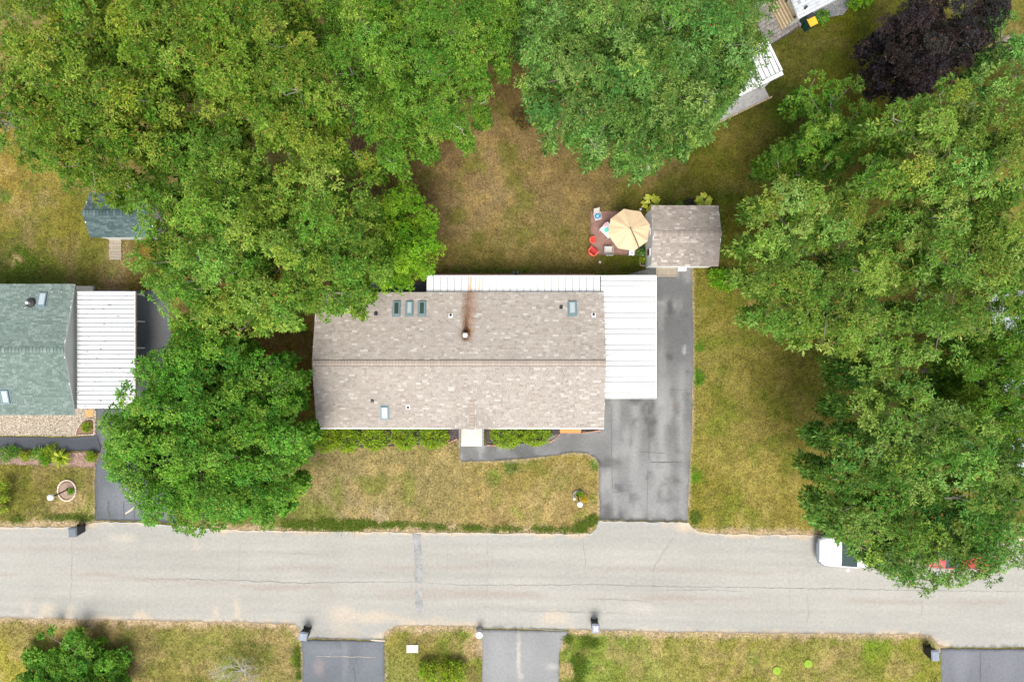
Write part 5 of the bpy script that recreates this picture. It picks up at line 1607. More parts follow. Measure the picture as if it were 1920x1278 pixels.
def hosta(label, px, py, r_px, n, seed):
    """big yellow green leaves, each its own piece"""
    g = random.Random(seed)
    x, y = W2(px, py, .3)
    root = thing('hosta', label, 'plant', (x, y, 0), 'yellow hostas behind the tan shed')
    v = [(0, 0, 0), (.06, .07, .03), (.17, .075, .045), (.27, 0, -.01), (.17, -.075, .045), (.06, -.07, .03), (.14, 0, .02)]
    f = [(0, 1, 6), (1, 2, 6), (2, 3, 6), (3, 4, 6), (4, 5, 6), (5, 0, 6)]
    me = np_mesh('leaf', v, f, np.tile(np.array([(.36, .40, .03)]), (7, 1)))
    m2, N, L_, P = new_mat('hosta_leaf')
    oi = N.new('ShaderNodeObjectInfo')
    cr = N.new('ShaderNodeValToRGB')
    cr.color_ramp.elements[0].color = (.22, .30, .015, 1)
    cr.color_ramp.elements[1].color = (.50, .48, .03, 1)
    L_.new(oi.outputs['Random'], cr.inputs[0]); L_.new(cr.outputs[0], P.inputs['Base Color'])
    setv(P, 'Roughness', .5)
    me.materials.append(m2)
    for i in range(n):
        a, t = g.uniform(0, 6.283), (i + .5) / n
        rr_ = r_px * S * .8 * math.sqrt(t)
        M_ = Matrix.Translation((x + rr_ * .6 * math.cos(a), y + rr_ * .6 * math.sin(a), .42 - .28 * t)) @ Matrix.Rotation(a, 4, 'Z') @ Matrix.Rotation(g.uniform(-.2, .3), 4, 'Y') @ Matrix.Rotation(g.uniform(-.3, .3), 4, 'X') @ Matrix.Scale(g.uniform(1.0, 1.5), 4)
        mesh_obj('leaf', me, None, root, M_)
    MB().lathe((x, y), [(.10, -.02), (.05, .2), (.01, .38)], 8).build('stem', M_BARK, root)


hosta('yellow hosta at the umbrella side corner of the tan shed', 1221, 380, 19, 60, 1)
hosta('yellow hosta at the far corner behind the tan shed', 1320, 376, 17, 52, 2)

# the bare grey bush
g_ = np.random.default_rng(77)
bb = W2(450, 1262, .5)
bare = thing('bare_bush', 'nearly bare grey twiggy bush at the lower edge', 'bush', (bb[0], bb[1], 0))
tw = MB()
ends = []


def grow(p, d, L, r, depth):
    q = p + d * L
    mid = p.lerp(q, .5) + Vector((g_.normal(0, .05), g_.normal(0, .05), g_.normal(0, .04))) * L
    tw.tube([p, mid, q], [r, r * .8, r * .6], 4, False)
    if depth == 0:
        ends.append(q)
        return
    for _ in range(int(g_.integers(2, 4))):
        nd = (d + Vector((g_.normal(0, .55), g_.normal(0, .55), g_.normal(0, .28)))).normalized()
        grow(q, nd, L * g_.uniform(.6, .9), r * .62, depth - 1)


for k in range(14):
    a = k * .449 + g_.normal(0, .2)
    grow(Vector((bb[0], bb[1], .02)), Vector((math.cos(a) * .8, math.sin(a) * .7, .75)).normalized(), .72, .022, 4)
tw.build('twigs', mat('grey_twig', (.42, .39, .35), .9), bare)['kind'] = 'stuff'
E = np.array([tuple(e) for e in ends])
E = E[g_.uniform(0, 1, len(E)) < .14]
A_ = unit(np.stack([np.zeros(len(E)), np.zeros(len(E)), np.ones(len(E))], -1) + g_.normal(0, .3, (len(E), 3)))
B, D, Nv, Ls, wd = rosettes(g_, E, A_, 6, .09, .5)
mesh_obj('leaves', leaf_mesh('leaves', leaf_arrays(B, D, Nv, Ls, wd), leaf_cols(g_, len(E), np.repeat(np.arange(len(E)), 6), HEDGE, .4, 0)), M_LEAF, bare)

# ---- turf blades over the lawns, one mass; and the taller weeds along the verges
def scatter(n, seed):
    g = np.random.default_rng(seed)
    x, y = g.uniform(-34.5, 34.5, n), g.uniform(-24, 24, n)
    px, py = to_px(x, y)
    k = np.ones(n, bool)
    for p in PAVED:
        k &= ~in_poly(px, py, p)
    for (a, b, c_, d_) in ((hx0, hx1, hy0, hy1), (nx0, nx1, ny0, ny1), (zx0, zx1, zy0, zy1), (tx0, tx1, ty0, ty1), (px0, px1, hy1, py1)):
        k &= ~((x > a) & (x < b) & (y > c_ + .2) & (y < d_))
    rx, ry = RING_C
    k &= np.hypot(x - rx, y - ry) > .55
    cov = np.zeros(n, bool)
    for lx, ly, lr in ALL_LOBES:
        cov |= (px - lx) ** 2 + (py - ly) ** 2 < (lr * .62) ** 2
    k &= ~cov | (g.uniform(0, 1, n) < .12)
    return x[k], y[k], g


def tufts(x, y, g, hgt, wid, nb, cols, spread=.06):
    n = len(x)
    zg = (fbm(x * .5, y * .5, 5) - .5) * .05 - .035
    az = g.uniform(0, 6.283, (n, nb))
    bx, by = x[:, None] + g.normal(0, spread, (n, nb)), y[:, None] + g.normal(0, spread, (n, nb))
    hh = hgt[:, None] * g.uniform(.5, 1.2, (n, nb))
    lean = g.uniform(.3, 1.5, (n, nb)) * hh
    ww = wid * g.uniform(.6, 1.4, (n, nb))
    ca_, sa_ = np.cos(az), np.sin(az)
    p0 = np.stack([bx - sa_ * ww, by + ca_ * ww, np.repeat(zg[:, None], nb, 1)], -1)
    p1 = np.stack([bx + sa_ * ww, by - ca_ * ww, np.repeat(zg[:, None], nb, 1)], -1)
    p2 = np.stack([bx + ca_ * lean, by + sa_ * lean, zg[:, None] + hh], -1)
    V = np.stack([p0, p1, p2], 2).reshape(-1, 3)
    C = np.repeat(cols[:, None], nb, 1) * g.uniform(.42, 1.6, (n, nb, 1))
    return V, np.repeat(C.reshape(-1, 3), 3, 0)


x, y, g = scatter(210000, 3)
cols = lawn_color(x, y)
pick = g.uniform(0, 1, len(x))
straw = pick < .22
cols[straw] = cols[straw] * .5 + .5 * np.array((.28, .22, .09)) * (cols[straw].sum(-1, keepdims=True) / .3)
grn = pick > .88
cols[grn] = cols[grn] * .5 + .5 * np.array((.075, .10, .014))
V, C = tufts(x, y, g, g.uniform(.03, .085, len(x)), .021, 4, cols * 1.12)
go = mesh_obj('grass', np_mesh('grass', V, np.arange(len(V)).reshape(-1, 3), C), M_GRASS)
tag(go, 'short dry grass blades over all the lawns', 'grass', kind='stuff')
TRI[0] += len(V) // 3

VERGE = [([(560, 985), (620, 978), (690, 982), (760, 984), (850, 990), (960, 991), (1080, 993)], 6, 3600), ([(1080, 992), (1100, 985), (1115, 970)], 8, 1500), ([(530, 982), (600, 986), (680, 988)], 8, 1800), ([(1302, 962), (1306, 978)], 8, 350),
         ([(1085, 1215), (1085, 1290)], 8, 1300), ([(1060, 1195), (1120, 1205)], 8, 900), ([(90, 968), (180, 972)], 5, 300), ([(20, 975), (170, 968)], 6, 600), ([(556, 1215), (560, 1270)], 4, 400),
         ([(25, 470), (60, 505)], 22, 900), ([(840, 505), (1000, 508)], 5, 500), ([(1350, 390), (1356, 490)], 4, 400), ([(420, 1225), (500, 1225)], 30, 300)]
xs, ys, ds = [], [], []
gv = np.random.default_rng(9)
for pl, sp, n in VERGE:
    i = gv.integers(0, len(pl) - 1, n)
    t = gv.uniform(0, 1, n)
    P = np.array(pl, float)
    q = P[i] * (1 - t)[:, None] + P[i + 1] * t[:, None] + gv.normal(0, sp * .55, (n, 2))
    cl = vnoise(q[:, 0] * .09, q[:, 1] * .09, 3)
    q = q[cl + gv.uniform(-.2, .2, n) > .38]
    ok = ~in_poly(q[:, 0], q[:, 1], ROAD) & ~in_poly(q[:, 0], q[:, 1], DRIVE)
    q = q[ok]
    w_ = np.array([W2(*p) for p in q])
    xs.append(w_[:, 0]); ys.append(w_[:, 1])
x, y = np.concatenate(xs), np.concatenate(ys)
gp = np.array([(.07, .135, .010), (.10, .175, .014), (.14, .205, .02), (.19, .20, .05)])
V, C = tufts(x, y, gv, gv.uniform(.05, .16, len(x)), .018, 4, gp[gv.integers(0, 4, len(x))], .07)
wo = mesh_obj('verge_weeds', np_mesh('verge_weeds', V, np.arange(len(V)).reshape(-1, 3), C), M_GRASS)
tag(wo, 'taller green weeds along the road and drive edges', 'weeds', kind='stuff')

# gravel grains
def grains(name, label, poly, n, pal, size, seed):
    g = np.random.default_rng(seed)
    P = np.array(poly, float)
    lo, hi = P.min(0), P.max(0)
    q = g.uniform(lo, hi, (n, 2))
    q = q[in_poly(q[:, 0], q[:, 1], poly)]
    if name == 'pea_gravel': q = q[~in_poly(q[:, 0], q[:, 1], BED_C)]
    c = np.array([W2(*p) for p in q])
    m = len(c)
    o = np.array([(1, 0, 0), (0, 1, 0), (-1, 0, 0), (0, -1, 0), (0, 0, .8), ])
    s = size * g.uniform(.6, 1.5, (m, 1, 1))
    a = g.uniform(0, 6.28, m)
    ro = np.stack([np.stack([np.cos(a), -np.sin(a)], -1), np.stack([np.sin(a), np.cos(a)], -1)], 1)
    oo = np.repeat(o[None], m, 0) * g.uniform(.6, 1.2, (m, 5, 1))
    oo[..., :2] = np.einsum('nij,nkj->nki', ro, oo[..., :2])
    V = oo * s
    V[..., :2] += c[:, None]
    V[..., 2] += .008
    F = (np.arange(m)[:, None, None] * 5 + np.array([(0, 1, 4), (1, 2, 4), (2, 3, 4), (3, 0, 4)])[None]).reshape(-1, 3)
    pal = np.array(pal)
    C = np.repeat(pal[g.integers(0, len(pal), m)] * g.uniform(.8, 1.2, (m, 1)), 5, 0)
    ob = mesh_obj(name, np_mesh(name, V.reshape(-1, 3), F, C), mat(name + '_stone', attr='Col', rough=.9, na=.1))
    tag(ob, label, 'gravel', kind='stuff')


grains('pea_gravel', 'pale pea gravel grains in front of the green roofed house', [(0, 774)] + GRAVEL[1:-1] + [(0, 816)], 9000, [(.48, .40, .31), (.40, .33, .25), (.55, .49, .40), (.30, .25, .2), (.14, .12, .1)], .032, 5)
grains('grey_gravel', 'grey gravel grains beside the white roofed house', GRAVEL_R, 6000, [(.2, .2, .21), (.26, .26, .27), (.13, .13, .14), (.32, .32, .33)], .03, 6)
grains('bark_mulch', 'reddish bark mulch chips in the lily bed', BED_L, 5000, [(.28, .18, .14), (.22, .14, .11), (.36, .26, .21), (.15, .09, .07)], .03, 7)
for P_, nm, lab, sd in ((HBED_L, 'dark_mulch', 'dark bark mulch chips under the hedge row', 8), (HBED_R, 'dark_mulch', 'dark bark mulch chips beside the orange step', 9)):
    grains(nm, lab, P_, 5000, [(.07, .055, .05), (.11, .09, .085), (.05, .04, .035), (.16, .14, .13)], .03, sd)


# ------------------------------------------------------------------ small things
def wheelie_bin(name, label, px, py, ang, body, lid, w=.50, d=.55, h=.98, cat='bin', group='bins standing at the road edge', lidm=None):
    x, y = W2(px, py, h)
    root = thing(name, label, cat, (x, y, 0), group)
    M_ = Matrix.Translation((x, y, 0)) @ Matrix.Rotation(ang, 4, 'Z')
    MB().frustum((0, 0), (w * .38, d * .38), (w * .47, d * .47), .03, h - .06, M_).build('tub', body, root)
    lidb = MB().box(-w * .52, w * .52, -d * .52, d * .55, h - .06, h - .02, M_).frustum((0, 0), (w * .5, d * .5), (w * .42, d * .42), h - .02, h + .035, M_)
    l = lidb.build('lid', lid, root)
    MB().box(-w * .3, w * .3, d * .56, d * .62, h - .09, h - .05, M_).build('handle', body, root)
    for s in (-1, 1):
        c = [M_ @ Vector((s * (w * .36), d * .40, .10)), M_ @ Vector((s * (w * .46), d * .40, .10))]
        MB().tube(c, .10, 12).build('wheel', M_BLACK, root)
    return root, l, M_


M_BIN = mat('grey_bin', (.10, .115, .13), .5, ns=5, na=.12)
M_BIND = mat('dark_bin', (.028, .031, .038), .5, ns=5, na=.15)
M_BINL = mat('slate_lid', (.17, .19, .23), .5, ns=5, na=.12)
wheelie_bin('trash_bin', 'slate grey lidded bin on the road edge by the lily bed lawn', 136, 998, R(4), M_BIND, M_BIN)
wheelie_bin('trash_bin', 'black bin with grey lid at the corner of the lower dark drive', 568, 1193, R(-8), M_BLACK, M_BINL, .52, .5)
_, lid, M_ = wheelie_bin('trash_bin', 'dark bin with white painted marks on its lid', 1117, 1178, R(-2), M_BIND, mat('violet_grey_lid', (.20, .205, .25), .5, na=.1), .48, .52)
M_MARK = mat('white_mark', (.75, .75, .76), .6, na=.05)
zt = 1.016
for gy_, sg in ((.105, 1), (-.085, -1)):
    mk = MB()
    mk.box(-.10, -.065, gy_ - .07, gy_ + .07, zt, zt + .004, M_)
    mk.box(.065, .10, gy_ - .07, gy_ + .07, zt, zt + .004, M_)
    mk.box(-.065, .065, gy_ - sg * .07 - (0 if sg < 0 else 0), gy_ - sg * .04, zt, zt + .004, M_) if sg > 0 else mk.box(-.065, .065, gy_ + .04, gy_ + .07, zt, zt + .004, M_)
    if sg > 0: mk.box(.10, .125, gy_ - .07, gy_ - .04, zt, zt + .004, M_)
    mk.build('painted_mark', M_MARK, lid)
wheelie_bin('trash_bin', 'dark bin beside the lower right drive', 1754, 1229, R(2), M_BLACK, M_BINL, .46, .62)
wheelie_bin('trash_bin', 'green bin with yellow lid beside the white roofed house', 1524, 40, R(27), mat('bottle_green', (.008, .05, .04), .5), mat('yellow_lid', (.70, .38, .03), .5, na=.06), .52, .5, group='bins by the white roofed house')
wheelie_bin('trash_bin', 'green bin with black lid behind the yellow lidded one', 1519, 28, R(27), mat('bottle_green_dark', (.006, .04, .035), .5), M_BIND, .5, .42, group='bins by the white roofed house')

x, y = W2(898.5, 1190, .8)
bar = thing('barrel', 'round white lidded barrel beside the pale lower drive', 'barrel', (x, y, 0))
MB().lathe((x, y), [(.17, 0), (.19, .3), (.19, .55), (.17, .8)], 20).build('drum', M_LGREY, bar, smooth=True)
MB().lathe((x, y), [(.20, .8), (.205, .83), (.17, .85), (.02, .86)], 20).build('lid', M_GLOBE, bar)

x, y = W2(773, 1216, .06)
sl_ = thing('concrete_pad', 'pale rectangular concrete pad on the lower lawn', 'slab', (x, y, 0))
MB().box(x - .37, x + .37, y - .25, y + .25, -.05, .045).build('slab', mat('pad_concrete', (.50, .44, .38), .9, ns=8, na=.15, bs=30), sl_, bevel=.02)
for px, py, lab in ((1457, 1257, 'left one of two round bright green ground lids'), (1516, 1244, 'right one of two round bright green ground lids')):
    x, y = W2(px, py, .06)
    t = thing('ground_lid', lab, 'ground lid', (x, y, 0), 'green ground lids on the lower lawn')
    MB().lathe((x, y), [(.27, -.05), (.27, .03), (.25, .05), (.02, .07)], 24).build('cover', mat('lime_plastic', (.17, .26, .012), .7, ns=20, na=.2), t)
    MB().lathe((x, y), [(.05, .065), (.05, .075), (.02, .078)], 10).build('knob', mat('lime_knob', (.13, .21, .01), .7), t)


def lamp(label, base_px, top_px, h, r):
    bx, by = W2(*base_px, 0)
    tx_, ty_ = W2(*top_px, h)
    root = thing('lamp_post', label, 'lamp', (bx, by, 0), 'white globe lamps on the front lawns')
    MB().lathe((bx, by), [(.10, -.02), (.09, .05), (.05, .10), (.04, .12)], 12).build('foot', M_BLACK, root)
    MB().tube([(bx, by, .05), (bx + (tx_ - bx) * .9, by + (ty_ - by) * .9, h - r)], .042, 10).build('post', M_BLACK, root)
    MB().lathe((tx_, ty_), [(.06, h - r * 1.1), (.09, h - r * .95), (.09, h - r * .85)], 12).build('collar', M_BLACK, root)
    MB().ball((tx_, ty_, h), r, 24, 14).build('globe', M_GLOBE, root, smooth=True)


lamp('white globe lamp rising from the ring of pale stones', (127.5, 917), (95, 932), 1.75, .19)
lamp('white globe lamp on the front lawn near the drive', (1082.5, 927.5), (1087.5, 945), 2.3, .17)

# ring of edging stones
rx, ry = RING_C
ring = thing('stone_ring', 'oval ring of pale edging stones round the left globe lamp', 'edging', (rx, ry, 0))
sm_ = MB().frustum((0, 0), (.10, .045), (.092, .038), -.04, .07).mesh('stone')
sm_.materials.append(mat('ring_stone', (.50, .38, .32), .9, ns=10, na=.15, rnd=.15))
ns_ = 20
for k in range(ns_):
    a = 2 * math.pi * k / ns_
    mesh_obj('stone', sm_, None, ring, Matrix.Translation((rx + .57 * math.cos(a), ry + .65 * math.sin(a), 0)) @ Matrix.Rotation(math.atan2(.65 * math.cos(a), -.57 * math.sin(a)), 4, 'Z') @ Matrix.Rotation(random.gauss(0, .06), 4, 'Z'))
ringsoil = MB().lathe((rx, ry), [(.55, -.03), (.50, .012), (.02, .02)], 24).build('soil', mat('ring_soil', (.24, .17, .13), .95, ns=9, na=.3, bs=25, bd=.8), ring)


def edging(label, pts, m, n_per=.22, w=.045, h=.09, nm='brick'):
    P = [Vector(W2(*p)) for p in pts]
    root = thing('garden_edging', label, 'edging', (P[0].x, P[0].y, 0))
    me = MB().frustum((0, 0), (n_per * .47, w), (n_per * .45, w * .85), -.04, h).mesh(nm)
    me.materials.append(m)
    for a, b in zip(P[:-1], P[1:]):
        L = (b - a).length
        k = max(1, int(round(L / n_per)))
        an = math.atan2(b.y - a.y, b.x - a.x)
        for i in range(k):
            q = a.lerp(b, (i + .5) / k)
            mesh_obj(nm, me, None, root, Matrix.Translation((q.x, q.y, random.uniform(-.01, .01))) @ Matrix.Rotation(an + random.gauss(0, .04), 4, 'Z') @ Matrix.Diagonal((L / k / n_per, 1, 1, 1)))


edging('brick edging curving between right hedge and orange step', [(1030, 829), (1040, 823), (1050, 813)], M_BRICKE)
edging('brick edging from the orange step to the drive', [(1091, 811), (1110, 809), (1126, 806)], M_BRICKE)
edging('brick edging right of the entrance landing', [(913, 834), (925, 835), (938, 835)], M_BRICKE)
edging('brick edging left of the entrance landing', [(840, 830), (850, 826), (858, 822)], M_BRICKE)
edging('brick edging showing between the fourth hedge shrub and its neighbours', [(708, 833), (720, 831), (735, 831)], M_BRICKE)
edging('brick border round the small mulch corner bed', [(147, 815), (178, 814), (178, 786), (168, 785), (156, 788), (146, 802), (143, 815)], M_STONE)
edging('wooden edging of the narrow shed bed', [(1200, 470), (1200, 498), (1212, 498)], M_WOODY, .5, .03, .10, 'board')
edging('grey stones around the globe lamp foot by the drive', [(1076, 934), (1074, 926), (1078, 921), (1086, 919), (1092, 922)], mat('grey_stone', (.20, .19, .18), .9, ns=9, na=.3, rnd=.3), .13, .06, .10, 'stone')


def rock(label, px, py, r, col, nm='stone'):
    x, y = W2(px, py, .08)
    root = thing(nm, label, 'stone', (x, y, 0))
    mb = MB()
    g = random.Random(int(px))
    mb.ball((x, y, r * .5), r, 9, 6, .8)
    mb.v = [(a + g.gauss(0, r * .1), b + g.gauss(0, r * .1), max(c, -.02)) for a, b, c in mb.v]
    mb.build('body', mat('rock%d' % px, col, .8, ns=12, na=.15), root)


rock('white stone in the lily bed', 54.5, 856, .12, (.75, .73, .72))
rock('white stone beside the grey stones of the drive lamp', 1077, 935, .09, (.72, .72, .60))
rock('pale stone on the grass south of the patio', 1125, 491, .09, (.5, .5, .42))
rock('white globe stone in the narrow shed bed', 1206, 478, .09, (.75, .77, .78))
rock('small white ball at the hosta beside the umbrella', 1201.5, 392, .08, (.75, .78, .85))

# ---- patio set
ucx, ucy = W2(1180, 431, 2.7)
umb = thing('patio_umbrella', 'beige eight sided cantilever umbrella over the brick patio', 'umbrella', (ucx, ucy, 0))
M_CAN = []
for k in range(2):
    M_CAN.append(mat('beige_canvas', (.50, .375, .235), .9, ns=2.5, na=.07, bs=4, bd=.5, rnd=.04))
Ru = 40.5 * S * (H - 2.35) / H
ncx, ncy = W2(1179.5, 431, 2.3)
for k in range(8):
    a0, a1 = R(104 + 45 * k), R(104 + 45 * (k + 1))
    vs, fs = [], []
    NR, NA = 7, 8
    for i in range(NR + 1):
        t = i / NR
        for j in range(NA + 1):
            s_ = j / NA
            p = Vector((math.cos(a0), math.sin(a0))).lerp(Vector((math.cos(a1), math.sin(a1))), s_)
            sag = math.sin(math.pi * s_) * .05 * t
            fold = .022 * math.sin(s_ * 9.4 + k * 1.7) * (1.15 - t) * t * 3
            z = 2.74 - .40 * (t ** 1.15) - sag + fold
            vs.append((ncx + p.x * Ru * t, ncy + p.y * Ru * t, z))
    w_ = NA + 1
    for i in range(NR):
        for j in range(NA):
            fs.append((i * w_ + j, (i + 1) * w_ + j, (i + 1) * w_ + j + 1, i * w_ + j + 1))
    mb = MB()
    mb.v, mb.f = vs, fs
    mb.build('canopy_panel', M_CAN[k % 2], umb, smooth=True)
    p = Vector((math.cos(a0), math.sin(a0)))
    MB().tube([(ncx, ncy, 2.70), (ncx + p.x * Ru * .97, ncy + p.y * Ru * .97, 2.31)], .012, 5).build('rib', M_DARK, umb)
MB().lathe((ncx, ncy), [(.16, 2.70), (.12, 2.76), (.03, 2.80)], 8).build('vent_cap', M_CAN[0], umb)
hub = MB().lathe((ncx, ncy), [(.045, 2.72), (.05, 2.84), (.02, 2.87)], 10).build('hub', M_DARK, umb)
mx_, my_ = W2(1203, 471.5, 0)
tx_, ty_ = W2(1197.5, 464, 2.35)
MB().tube([(ncx, ncy, 2.84), ((ncx + tx_) / 2, (ncy + ty_) / 2, 2.72), (tx_, ty_, 2.40), (tx_ + .06, ty_ - .10, 2.2)], .024, 8).build('arm', M_DARK, umb)
MB().tube([(tx_ + .06, ty_ - .10, 2.22), (mx_, my_, .05)], .032, 8).build('mast', M_DARK, umb)
MB().box(mx_ - .35, mx_ + .2, my_ - .2, my_ + .3, .01, .07).build('base', mat('green_base', (.015, .04, .03), .6), umb)


def sling_chair(label, px, py, ang, m, w=.50, d=.55, tilt=.35, group='grey sling chairs on the brick patio'):
    x, y = W2(px, py, .45)
    root = thing('sling_chair', label, 'chair', (x, y, 0), group)
    M_ = Matrix.Translation((x, y, 0)) @ Matrix.Rotation(ang, 4, 'Z')
    MB().box(-w / 2, w / 2, -d / 2, d * .32, .41, .435, M_).build('seat', m, root)
    bk = MB()
    b = len(bk.v)
    pts = [(-w / 2, d * .32, .42), (w / 2, d * .32, .42), (w / 2, d * .32 + tilt, .95), (-w / 2, d * .32 + tilt, .95)]
    pts += [(p[0], p[1] + .02, p[2] - .012) for p in pts]
    bk.v = [tuple(M_ @ Vector(p)) for p in pts]
    bk.f = [(0, 1, 2, 3), (7, 6, 5, 4), (0, 4, 5, 1), (1, 5, 6, 2), (2, 6, 7, 3), (3, 7, 4, 0)]
    bk.build('backrest', m, root)
    for s in (-1, 1):
        MB().tube([M_ @ Vector((s * (w / 2 + .03), -d / 2, .62)), M_ @ Vector((s * (w / 2 + .03), d * .40, .64))], .022, 6).build('armrest', M_LGREY, root)
        for yy in (-d / 2 + .02, d * .36):
            MB().tube([M_ @ Vector((s * (w / 2 + .02), yy, .01)), M_ @ Vector((s * (w / 2 + .03), yy, .62))], .016, 6).build('leg', M_LGREY, root)
    return root


M_SLING = mat('grey_sling', (.42, .39, .36), .8, ns=12, na=.1)
M_SLINGW = mat('white_sling', (.58, .57, .55), .8, ns=12, na=.08)
sling_chair('grey sling chair on the lower side of the brick patio', 1141, 469, R(180), M_SLING, .46, .50, .22)
sling_chair('grey sling chair holding the blue ring', 1120, 405, R(14), M_SLING, .38, .5, .25)
x, y = W2(1120.5, 405, .5)
bl = thing('inflatable_ring', 'blue ring with pale middle on the corner chair', 'pool ring', (x, y, .44))
t_ = MB()
for i in range(20):
    a = 2 * math.pi * i / 20
    for j in range(8):
        b = 2 * math.pi * j / 8
        t_.v.append((x + (.12 + .045 * math.cos(b)) * math.cos(a), y + (.12 + .045 * math.cos(b)) * math.sin(a), .48 + .045 * math.sin(b)))
for i in range(20):
    for j in range(8):
        t_.f.append((i * 8 + j, ((i + 1) % 20) * 8 + j, ((i + 1) % 20) * 8 + (j + 1) % 8, i * 8 + (j + 1) % 8))
t_.build('ring', mat('blue_vinyl', (.02, .16, .42), .35), bl, smooth=True)
MB().lathe((x, y), [(.10, .445), (.10, .47), (.02, .485)], 16).build('middle', mat('pale_blue_vinyl', (.22, .6, .75), .35), bl)


def tub_chair(label, px, py, ang, sc, m, m2):
    x, y = W2(px, py, .45)
    root = thing('tub_chair', label, 'chair', (x, y, 0), 'red chairs at the patio corner')
    M_ = Matrix.Translation((x, y, 0)) @ Matrix.Rotation(ang, 4, 'Z') @ Matrix.Scale(sc, 4)
    sd = MB().box(-.26, .26, -.30, .22, .30, .38, M_)
    so_ = sd.build('seat', m2, root)
    for k in range(5):
        MB().box(-.25 + k * .102, -.158 + k * .102, -.29, .20, .38, .395, M_).build('slat', m2, so_)
    bkm = MB()
    pr = [(-.36, -.26), (-.36, .12), (-.30, .27), (-.15, .36), (.15, .36), (.30, .27), (.36, .12), (.36, -.26)]
    pi_ = [(-.28, -.26), (-.28, .10), (-.23, .20), (-.12, .27), (.12, .27), (.23, .20), (.28, .10), (.28, -.26)]
    hts = [.56, .58, .70, .86, .86, .70, .58, .56]
    v = [tuple(M_ @ Vector((*p, .12))) for p in pr] + [tuple(M_ @ Vector((p[0] * 1.04, p[1] * 1.1 if p[1] > 0 else p[1], z))) for p, z in zip(pr, hts)]
    v += [tuple(M_ @ Vector((*p, .12))) for p in pi_] + [tuple(M_ @ Vector((*p, z))) for p, z in zip(pi_, hts)]
    f = []
    for i in range(7):
        f += [(i, i + 1, 8 + i + 1, 8 + i), (24 + i, 24 + i + 1, 16 + i + 1, 16 + i), (8 + i, 8 + i + 1, 24 + i + 1, 24 + i)]
    f += [(0, 8, 24, 16), (7, 23, 31, 15)]
    bkm.v, bkm.f = v, f
    bkm.build('backrest', m, root)
    for sx in (-1, 1):
        for sy in (-.24, .22):
            MB().box(sx * .30 - .03, sx * .30 + .03, sy - .03, sy + .03, 0, .14, M_).build('leg', m2, root)


M_RED = mat('red_plastic', (.50, .035, .03), .45, ns=6, na=.08)
M_RED2 = mat('red_cushion', (.40, .025, .025), .7, ns=6, na=.12)
M_CORAL = mat('coral_plastic', (.60, .11, .06), .5, ns=6, na=.06)
tub_chair('large red tub chair at the patio corner', 1112, 471, R(142), .80, M_CORAL, M_RED2)
tub_chair('small bright red chair above the large red one', 1112, 448.5, R(90), .56, M_CORAL, M_RED)

x, y = W2(1184.5, 474, .5)
tb = thing('side_table', 'small white side table at the umbrella edge', 'table', (x, y, 0))
MB().box(x - .17, x + .17, y - .15, y + .15, .46, .50).build('tabletop', M_TRIM, tb, bevel=.015)
for sx in (-1, 1):
    for sy in (-1, 1):
        MB().box(x + sx * .13 - .02, x + sx * .13 + .02, y + sy * .11 - .02, y + sy * .11 + .02, 0, .46).build('leg', M_TRIM, tb)
ash = thing('ashtray', 'dark little dish on the white side table', 'dish', (x, y, .5))
MB().lathe((x + .02, y), [(.03, .501), (.05, .51), (.05, .53), (.035, .515)], 12).build('dish', M_GREY, ash)

# table with cloths half under the umbrella
x, y = W2(1140, 431, .72)
tt = thing('patio_table', 'white table with draped cloth under the umbrella edge', 'table', (x, y, 0))
M_ = Matrix.Translation((x, y, 0)) @ Matrix.Rotation(R(-45), 4, 'Z')
MB().box(-.40, .40, -.36, .36, .68, .72, M_).build('tabletop', M_SLINGW, tt, bevel=.01)
for sx in (-1, 1):
    for sy in (-1, 1):
        MB().box(sx * .34 - .025, sx * .34 + .025, sy * .30 - .025, sy * .30 + .025, 0, .68, M_).build('leg', M_TRIM, tt)


def towel(name, label, cx, cy, ang, w, d, z, m):
    root = thing(name, label, 'towel', (cx, cy, z))
    mb = MB()
    Mt = Matrix.Translation((cx, cy, 0)) @ Matrix.Rotation(ang, 4, 'Z')
    n = 8
    for i in range(n + 1):
        for j in range(n + 1):
            u, v_ = i / n - .5, j / n - .5
            zz = z + .012 + .012 * math.sin(u * 14 + v_ * 5) * math.cos(v_ * 11)
            mb.v.append(tuple(Mt @ Vector((u * w, v_ * d, zz))))
    for i in range(n):
        for j in range(n):
            mb.f.append((i * (n + 1) + j, (i + 1) * (n + 1) + j, (i + 1) * (n + 1) + j + 1, i * (n + 1) + j + 1))
    mb.build('cloth', m, root, smooth=True)


q1_, q2_, q3_ = W2(1135, 421, .73), W2(1137, 431, .73), W2(1129.5, 429, .73)
towel('towel', 'pink towel on the white patio table', q1_[0], q1_[1], R(45), .26, .17, .722, mat('pink_cloth', (.62, .34, .40), .9, na=.06))
towel('towel', 'teal towel on the white patio table', q2_[0], q2_[1], R(30), .28, .24, .724, mat('teal_cloth', (.12, .52, .42), .9, na=.06))
towel('towel', 'lilac white towel on the white patio table', q3_[0], q3_[1], R(-45), .22, .30, .720, mat('lilac_cloth', (.62, .60, .70), .9, na=.06))

x, y = W2(967, 513, .3)
hr = thing('hose_reel', 'small dark hose reel at the back porch edge', 'hose reel', (x, y, 0))
MB().tube([(x - .12, y, .22), (x + .12, y, .22)], .14, 12).build('drum', mat('hose', (.03, .045, .05), .6), hr)
for s in (-1, 1):
    MB().box(x + s * .14 - .015, x + s * .14 + .015, y - .15, y + .15, 0, .4).build('frame', M_GREY, hr)


